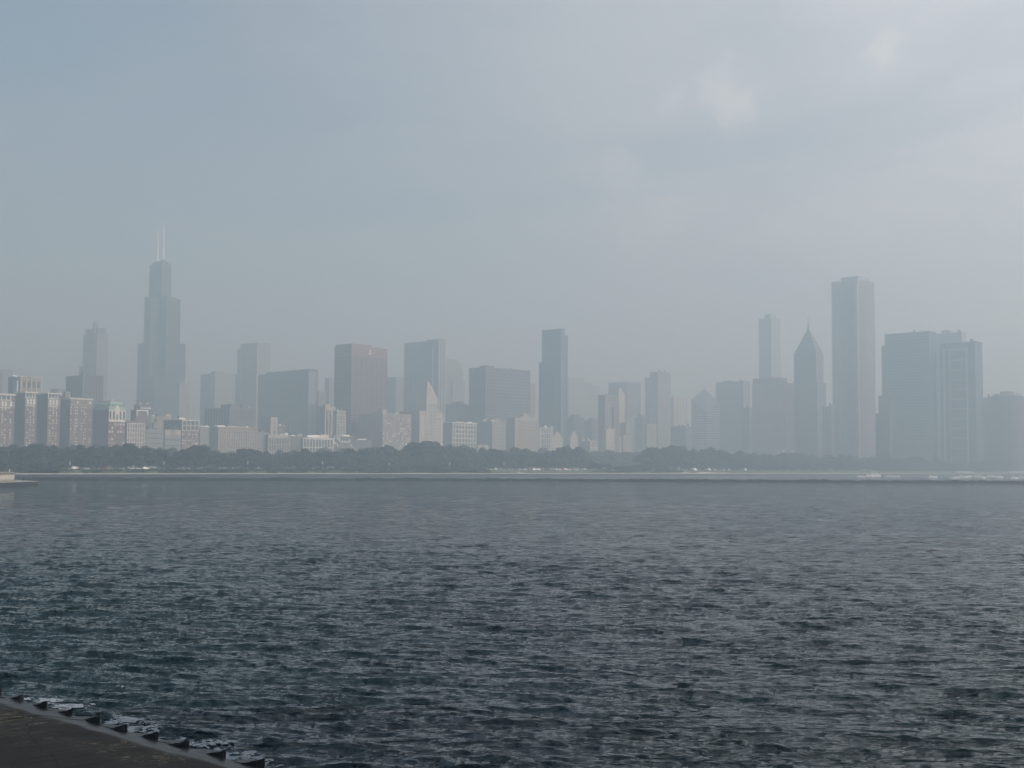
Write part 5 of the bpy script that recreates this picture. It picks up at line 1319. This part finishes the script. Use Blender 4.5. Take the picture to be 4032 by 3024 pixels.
# ------------------------------------------------------------------ foreground promenade
PZ, EZ = 0.80, 0.46
TIPS = [(82.7, 2763.7), (179, 2789.5), (278, 2819), (387.3, 2849), (492.8, 2884.4), (613.9, 2912.9), (737.9, 2946), (881.9, 2987.5), (1035.7, 3022.7)]
tp = [EN(on_z(x, y, EZ)) for x, y in TIPS]
NE_ = float(np.mean([t[1] for t in tp]))
pitch_e = (tp[-1][0] - tp[0][0]) / 8
j1 = EN(on_z(300, 2954, PZ))[0]; j2 = EN(on_z(60, 2829, PZ))[0]; dj = abs(j1 - j2)
def prom_mat():
    m = bpy.data.materials.new('promenade_concrete'); m.use_nodes = True
    nt = m.node_tree; b = nt.nodes['Principled BSDF']; L = nt.links
    g = nt.nodes.new('ShaderNodeNewGeometry')
    dot = nt.nodes.new('ShaderNodeVectorMath'); dot.operation = 'DOT_PRODUCT'; dot.inputs[1].default_value = (R2, R2, 0)
    L.new(g.outputs['Position'], dot.inputs[0])
    n1 = nt.nodes.new('ShaderNodeTexNoise'); n1.inputs['Scale'].default_value = .55; n1.inputs['Detail'].default_value = 5; L.new(g.outputs['Position'], n1.inputs['Vector'])
    ad = nt.nodes.new('ShaderNodeMath'); ad.operation = 'MULTIPLY_ADD'; ad.inputs[1].default_value = .9; L.new(n1.outputs['Fac'], ad.inputs[0]); L.new(dot.outputs['Value'], ad.inputs[2])
    wet = nt.nodes.new('ShaderNodeMapRange'); wet.interpolation_type = 'SMOOTHSTEP'
    wet.inputs[1].default_value = NE_ - 1.15; wet.inputs[2].default_value = NE_ - .75
    L.new(ad.outputs[0], wet.inputs[0])
    n2 = nt.nodes.new('ShaderNodeTexNoise'); n2.inputs['Scale'].default_value = 2.6; n2.inputs['Detail'].default_value = 8; n2.inputs['Roughness'].default_value = .7; L.new(g.outputs['Position'], n2.inputs['Vector'])
    dry = nt.nodes.new('ShaderNodeValToRGB'); dry.color_ramp.elements[0].position = .3; dry.color_ramp.elements[1].position = .72
    dry.color_ramp.elements[0].color = (.0085, .0066, .0042, 1); dry.color_ramp.elements[1].color = (.0165, .0134, .009, 1); L.new(n2.outputs['Fac'], dry.inputs[0])
    # salt and film marks: thin wandering pale lines in patches
    n3 = nt.nodes.new('ShaderNodeTexNoise'); n3.inputs['Scale'].default_value = 1.1; n3.inputs['Detail'].default_value = 6; n3.inputs['Distortion'].default_value = 1.6
    mp3 = nt.nodes.new('ShaderNodeMapping'); mp3.inputs['Scale'].default_value = (.9, 2.0, 1); L.new(g.outputs['Position'], mp3.inputs[0]); L.new(mp3.outputs[0], n3.inputs['Vector'])
    ln = nt.nodes.new('ShaderNodeValToRGB'); e = ln.color_ramp.elements; e[0].position = .475; e[0].color = (0, 0, 0, 1); e[1].position = .5; e[1].color = (1, 1, 1, 1); x = ln.color_ramp.elements.new(.525); x.color = (0, 0, 0, 1)
    L.new(n3.outputs['Fac'], ln.inputs[0])
    pm = nt.nodes.new('ShaderNodeMapRange'); pm.inputs[1].default_value = .44; pm.inputs[2].default_value = .56; L.new(n1.outputs['Fac'], pm.inputs[0])
    zone = nt.nodes.new('ShaderNodeMapRange'); zone.inputs[1].default_value = NE_ - 4.2; zone.inputs[2].default_value = NE_ - 2.0; L.new(dot.outputs['Value'], zone.inputs[0])
    mu = nt.nodes.new('ShaderNodeMath'); mu.operation = 'MULTIPLY'; L.new(ln.outputs[0], mu.inputs[0]); L.new(pm.outputs[0], mu.inputs[1])
    mu2 = nt.nodes.new('ShaderNodeMath'); mu2.operation = 'MULTIPLY'; L.new(mu.outputs[0], mu2.inputs[0]); L.new(zone.outputs[0], mu2.inputs[1])
    c1 = nt.nodes.new('ShaderNodeMix'); c1.data_type = 'RGBA'; L.new(mu2.outputs[0], c1.inputs['Factor']); L.new(dry.outputs[0], c1.inputs['A']); c1.inputs['B'].default_value = (.17, .145, .10, 1)
    c2 = nt.nodes.new('ShaderNodeMix'); c2.data_type = 'RGBA'; L.new(wet.outputs[0], c2.inputs['Factor']); L.new(c1.outputs['Result'], c2.inputs['A']); c2.inputs['B'].default_value = (.010, .0105, .012, 1)
    st = nt.nodes.new('ShaderNodeTexNoise'); st.inputs['Scale'].default_value = .9; st.inputs['Detail'].default_value = 7; st.inputs['Roughness'].default_value = .7; L.new(g.outputs['Position'], st.inputs['Vector'])
    sr = nt.nodes.new('ShaderNodeMapRange'); sr.inputs[1].default_value = .32; sr.inputs[2].default_value = .68; sr.inputs[3].default_value = .45; sr.inputs[4].default_value = 1.45; L.new(st.outputs['Fac'], sr.inputs[0])
    wv = nt.nodes.new('ShaderNodeMix'); wv.data_type = 'VECTOR'; wv.inputs['Factor'].default_value = .12; L.new(g.outputs['Position'], wv.inputs[4]); L.new(n2.outputs['Color'], wv.inputs[5])
    vo = nt.nodes.new('ShaderNodeTexVoronoi'); vo.feature = 'DISTANCE_TO_EDGE'; vo.inputs['Scale'].default_value = .42; L.new(wv.outputs[1], vo.inputs['Vector'])
    cr = nt.nodes.new('ShaderNodeMapRange'); cr.inputs[1].default_value = .004; cr.inputs[2].default_value = .012; cr.inputs[3].default_value = .35; cr.inputs[4].default_value = 1.0; L.new(vo.outputs['Distance'], cr.inputs[0])
    mm = nt.nodes.new('ShaderNodeMath'); mm.operation = 'MULTIPLY'; L.new(sr.outputs[0], mm.inputs[0]); L.new(cr.outputs[0], mm.inputs[1])
    sc_ = nt.nodes.new('ShaderNodeVectorMath'); sc_.operation = 'SCALE'; L.new(c2.outputs['Result'], sc_.inputs[0]); L.new(mm.outputs[0], sc_.inputs['Scale'])
    L.new(sc_.outputs[0], b.inputs['Base Color'])
    rr = nt.nodes.new('ShaderNodeMapRange'); rr.inputs[3].default_value = .85; rr.inputs[4].default_value = .34; L.new(wet.outputs[0], rr.inputs[0]); L.new(rr.outputs[0], b.inputs['Roughness'])
    b.inputs['Specular IOR Level'].default_value = .25
    n4 = nt.nodes.new('ShaderNodeTexNoise'); n4.inputs['Scale'].default_value = 9; n4.inputs['Detail'].default_value = 6; L.new(g.outputs['Position'], n4.inputs['Vector'])
    bp = nt.nodes.new('ShaderNodeBump'); bp.inputs['Strength'].default_value = .35; bp.inputs['Distance'].default_value = .04; L.new(n4.outputs['Fac'], bp.inputs['Height']); L.new(bp.outputs[0], b.inputs['Normal'])
    return m
PM = prom_mat(); MATS['promenade'] = PM
prom = tag(add('promenade', mesh('promenade', [W(-75, NE_ - 14, PZ - .25), W(-8, NE_ - 14, PZ - .25), W(-8, NE_ - .3, EZ - .2), W(-75, NE_ - .3, EZ - .2), W(-8, NE_ - .3, -2), W(-75, NE_ - .3, -2)], [(0, 1, 2, 3), (3, 2, 4, 5)], PM)), kind='structure')
def top_z(e, n):
    t = np.clip((n - (NE_ - 1.7)) / 1.75, 0, 1)
    return PZ - (PZ - EZ) * t * t * (3 - 2 * t) + .012 * math.sin(e * 1.7 + n * 2.1) + .008 * math.sin(e * 4.1 - n * 3.3)
k0 = int(math.floor((-75 - j1) / dj)); k1 = int(math.ceil((-8 - j1) / dj))
for k in range(k0, k1):
    ea, eb = j1 + k * dj + .014, j1 + (k + 1) * dj - .014
    es = np.linspace(ea, eb, 15); ns = np.concatenate([np.linspace(NE_ - 13.5, NE_ - 2.2, 5), np.linspace(NE_ - 1.9, NE_ + .04, 9)])
    lift = random.uniform(-.012, .012)
    v = [W(e, n, top_z(e, n) + lift) for e in es for n in ns]; c = len(ns)
    f = [(i * c + j, (i + 1) * c + j, (i + 1) * c + j + 1, i * c + j + 1) for i in range(len(es) - 1) for j in range(c - 1)]
    # skirts down the joints and the lake side
    def skirt(idx, dz):
        base = len(v)
        for q in idx: v.append(v[q] - Vector((0, 0, dz)))
        for q in range(len(idx) - 1): f.append((idx[q], idx[q + 1], base + q + 1, base + q))
    skirt([j for j in range(c)], .25); skirt([(len(es) - 1) * c + j for j in range(c)], .25); skirt([i * c + c - 1 for i in range(len(es))], 1.6)
    add('slab', mesh('slab', v, f, PM), prom)
# upturned edge blocks along the lake side
tps = [(tp[0][0] - pitch_e * 2, NE_), (tp[0][0] - pitch_e, NE_)] + tp + [(tp[-1][0] + pitch_e, NE_), (tp[-1][0] + 2 * pitch_e, NE_)]
for k in range(1, len(tps)):
    (e0, n0), (e1, n1) = tps[k - 1], tps[k]
    p = abs(e1 - e0); r = np.random.default_rng(40 + k)
    N = 14; top = []; v = []; f = []
    hgt = .19 + r.uniform(-.02, .03)
    rows = 5
    for i in range(N + 1):
        t = i / N
        e = e0 + (e1 - e0) * t; nb = n0 + (n1 - n0) * t
        sea = .06 + .42 * min(1, t / .4) ** .7 * (1 - max(0, (t - .5) / .5))
        inn = .03 + .10 * (1 - t)
        rise = hgt * max(0, (t - .52) / .48) ** 1.25
        for j in range(rows):
            s = j / (rows - 1)
            n = nb - inn + (sea + inn) * s
            z = EZ - .02 + .04 * (t > .02) + rise * (1 - .05 * s) - .05 * s * (1 - t) + r.normal() * .006
            v.append(W(e + r.normal() * .008, n, z))
    for i in range(N):
        for j in range(rows - 1): f.append((i * rows + j, (i + 1) * rows + j, (i + 1) * rows + j + 1, i * rows + j + 1))
    def sk(idx, flip=False):
        base = len(v)
        for q in idx: v.append(Vector((v[q].x, v[q].y, -1.2)))
        for q in range(len(idx) - 1): f.append((idx[q], idx[q + 1], base + q + 1, base + q))
    sk([i * rows for i in range(N + 1)]); sk([i * rows + rows - 1 for i in range(N + 1)]); sk([N * rows + j for j in range(rows)])
    add('edge_block', mesh('edge_block', v, f, PM), prom)

# unseen planetarium drum and terrace, added behind the camera to shade the promenade
pt = empty('shade_planetarium', W(36, 27, 0), GRID, 'unseen dark granite stepped drum added behind the viewer to shade the promenade', 'building')
cyl('terrace', 'grey_stone', pt, 0, 0, -1, 6.2, 27, 12)
cyl('drum', 'dark_stone', pt, 0, 0, 6, 27, 25, 12)
cyl('upper_drum', 'dark_stone', pt, 0, 0, 26.8, 34, 22, 12)
cyl('dome', 'copper_green', pt, 0, 0, 33.8, 43, 19, 24, .35)

# ------------------------------------------------------------------ foam where the waves meet the edge blocks
def foam():
    sp = [(16, 2731, .9, .16), (60, 2733, .6, .12), (100, 2758, .35, .16), (190, 2762, .5, .2), (205, 2776, .25, .1), (282, 2784, .55, .28), (320, 2776, .35, .2), (401, 2846, .3, .15), (440, 2842, .6, .2), (490, 2838, .6, .3), (537, 2862, .65, .38), (512, 2873, .45, .25),
          (600, 2884, .2, .12), (636, 2911, .25, .12), (700, 2900, .2, .08), (770, 2945, .35, .2), (812, 2938, .6, .26), (880, 2930, .5, .12), (845, 2925, .3, .12), (897, 2968, .3, .22), (947, 2985, .4, .2), (960, 2975, .3, .2), (1015, 2998, .35, .2), (1030, 2992, .25, .16), (1060, 3005, .5, .1)]
    cs = [(on_z(x, y, .05), a, b) for x, y, a, b in sp]
    cell = .035
    e = np.arange(tp[0][0] - 3, tp[-1][0] + 2, cell); n = np.arange(NE_ - .2, NE_ + 4.0, cell)
    Eg, Ng = np.meshgrid(e, n)
    x = (Eg + Ng) * R2; y = (Ng - Eg) * R2
    den = np.zeros_like(x)
    for (p, a, b_) in cs:
        ax = np.clip(((x - p.x) / a) ** 2 + ((y - p.y) / (b_ * 3.4)) ** 2, 0, 30)
        den = np.maximum(den, np.exp(-ax * 1.3))
    noise = np.zeros_like(x); r = np.random.default_rng(5)
    for s in (3.0, 4.5, 7, 10, 15, 22, 33, 48):
        for _ in range(3):
            a = r.uniform(0, 6.28); noise += np.sin(s * (math.cos(a) * x * .8 + math.sin(a) * y * 1.0) + r.uniform(0, 6.28) + 1.2 * np.sin(s * .4 * (x + y) + r.uniform(0, 6))) / s ** .12
    noise /= noise.std()
    lace = np.sin(7 * x + 3 * np.sin(2.3 * y) + 1.7 * np.sin(11 * x - 5 * y)) * np.sin(16 * y + 4 * np.sin(3.1 * x))
    keep = den * (1.0 + .8 * noise + .7 * lace) > .62
    X, Y, Z = waves(x, y, np.full_like(x, .12)); Z = Z + .035 + .015 * np.tanh(noise)
    idx = np.arange(x.size).reshape(x.shape); kk = keep[:-1, :-1]
    Q = np.stack([idx[:-1, :-1][kk], idx[:-1, 1:][kk], idx[1:, 1:][kk], idx[1:, :-1][kk]], -1)
    used = np.unique(Q); remap = np.full(x.size, -1); remap[used] = np.arange(len(used))
    V = np.stack([X.ravel()[used], Y.ravel()[used], Z.ravel()[used]], -1)
    mat('foam', (.20, .225, .25), rough=.9, var=.25, scale=6)
    tag(add('foam', mesh('foam', V, remap[Q], 'foam', True)), 'white foam breaking along the promenade edge blocks', 'foam', kind='stuff')
foam()

# ------------------------------------------------------------------ smoke haze over the lake and the city
hm = bpy.data.materials.new('haze'); hm.use_nodes = True
hn = hm.node_tree.nodes; hn.clear()
ho = hn.new('ShaderNodeOutputMaterial'); hv = hn.new('ShaderNodeVolumePrincipled')
hv.inputs['Color'].default_value = HAZE_COLOR
hv.inputs['Absorption Color'].default_value = (0.42, 0.42, 0.42, 1)
hv.inputs['Density'].default_value = HAZE_DENSITY
hv.inputs['Anisotropy'].default_value = HAZE_G
hm.node_tree.links.new(hv.outputs[0], ho.inputs['Volume'])
MATS['haze'] = hm
hz = add('haze', mesh('haze', CUBE_V, CUBE_F, hm), None, (0, 0, 270), (0, 0, 0), (16400, 16400, 560))
tag(hz, 'pale smoke haze filling the air over lake and city', 'haze', kind='stuff')
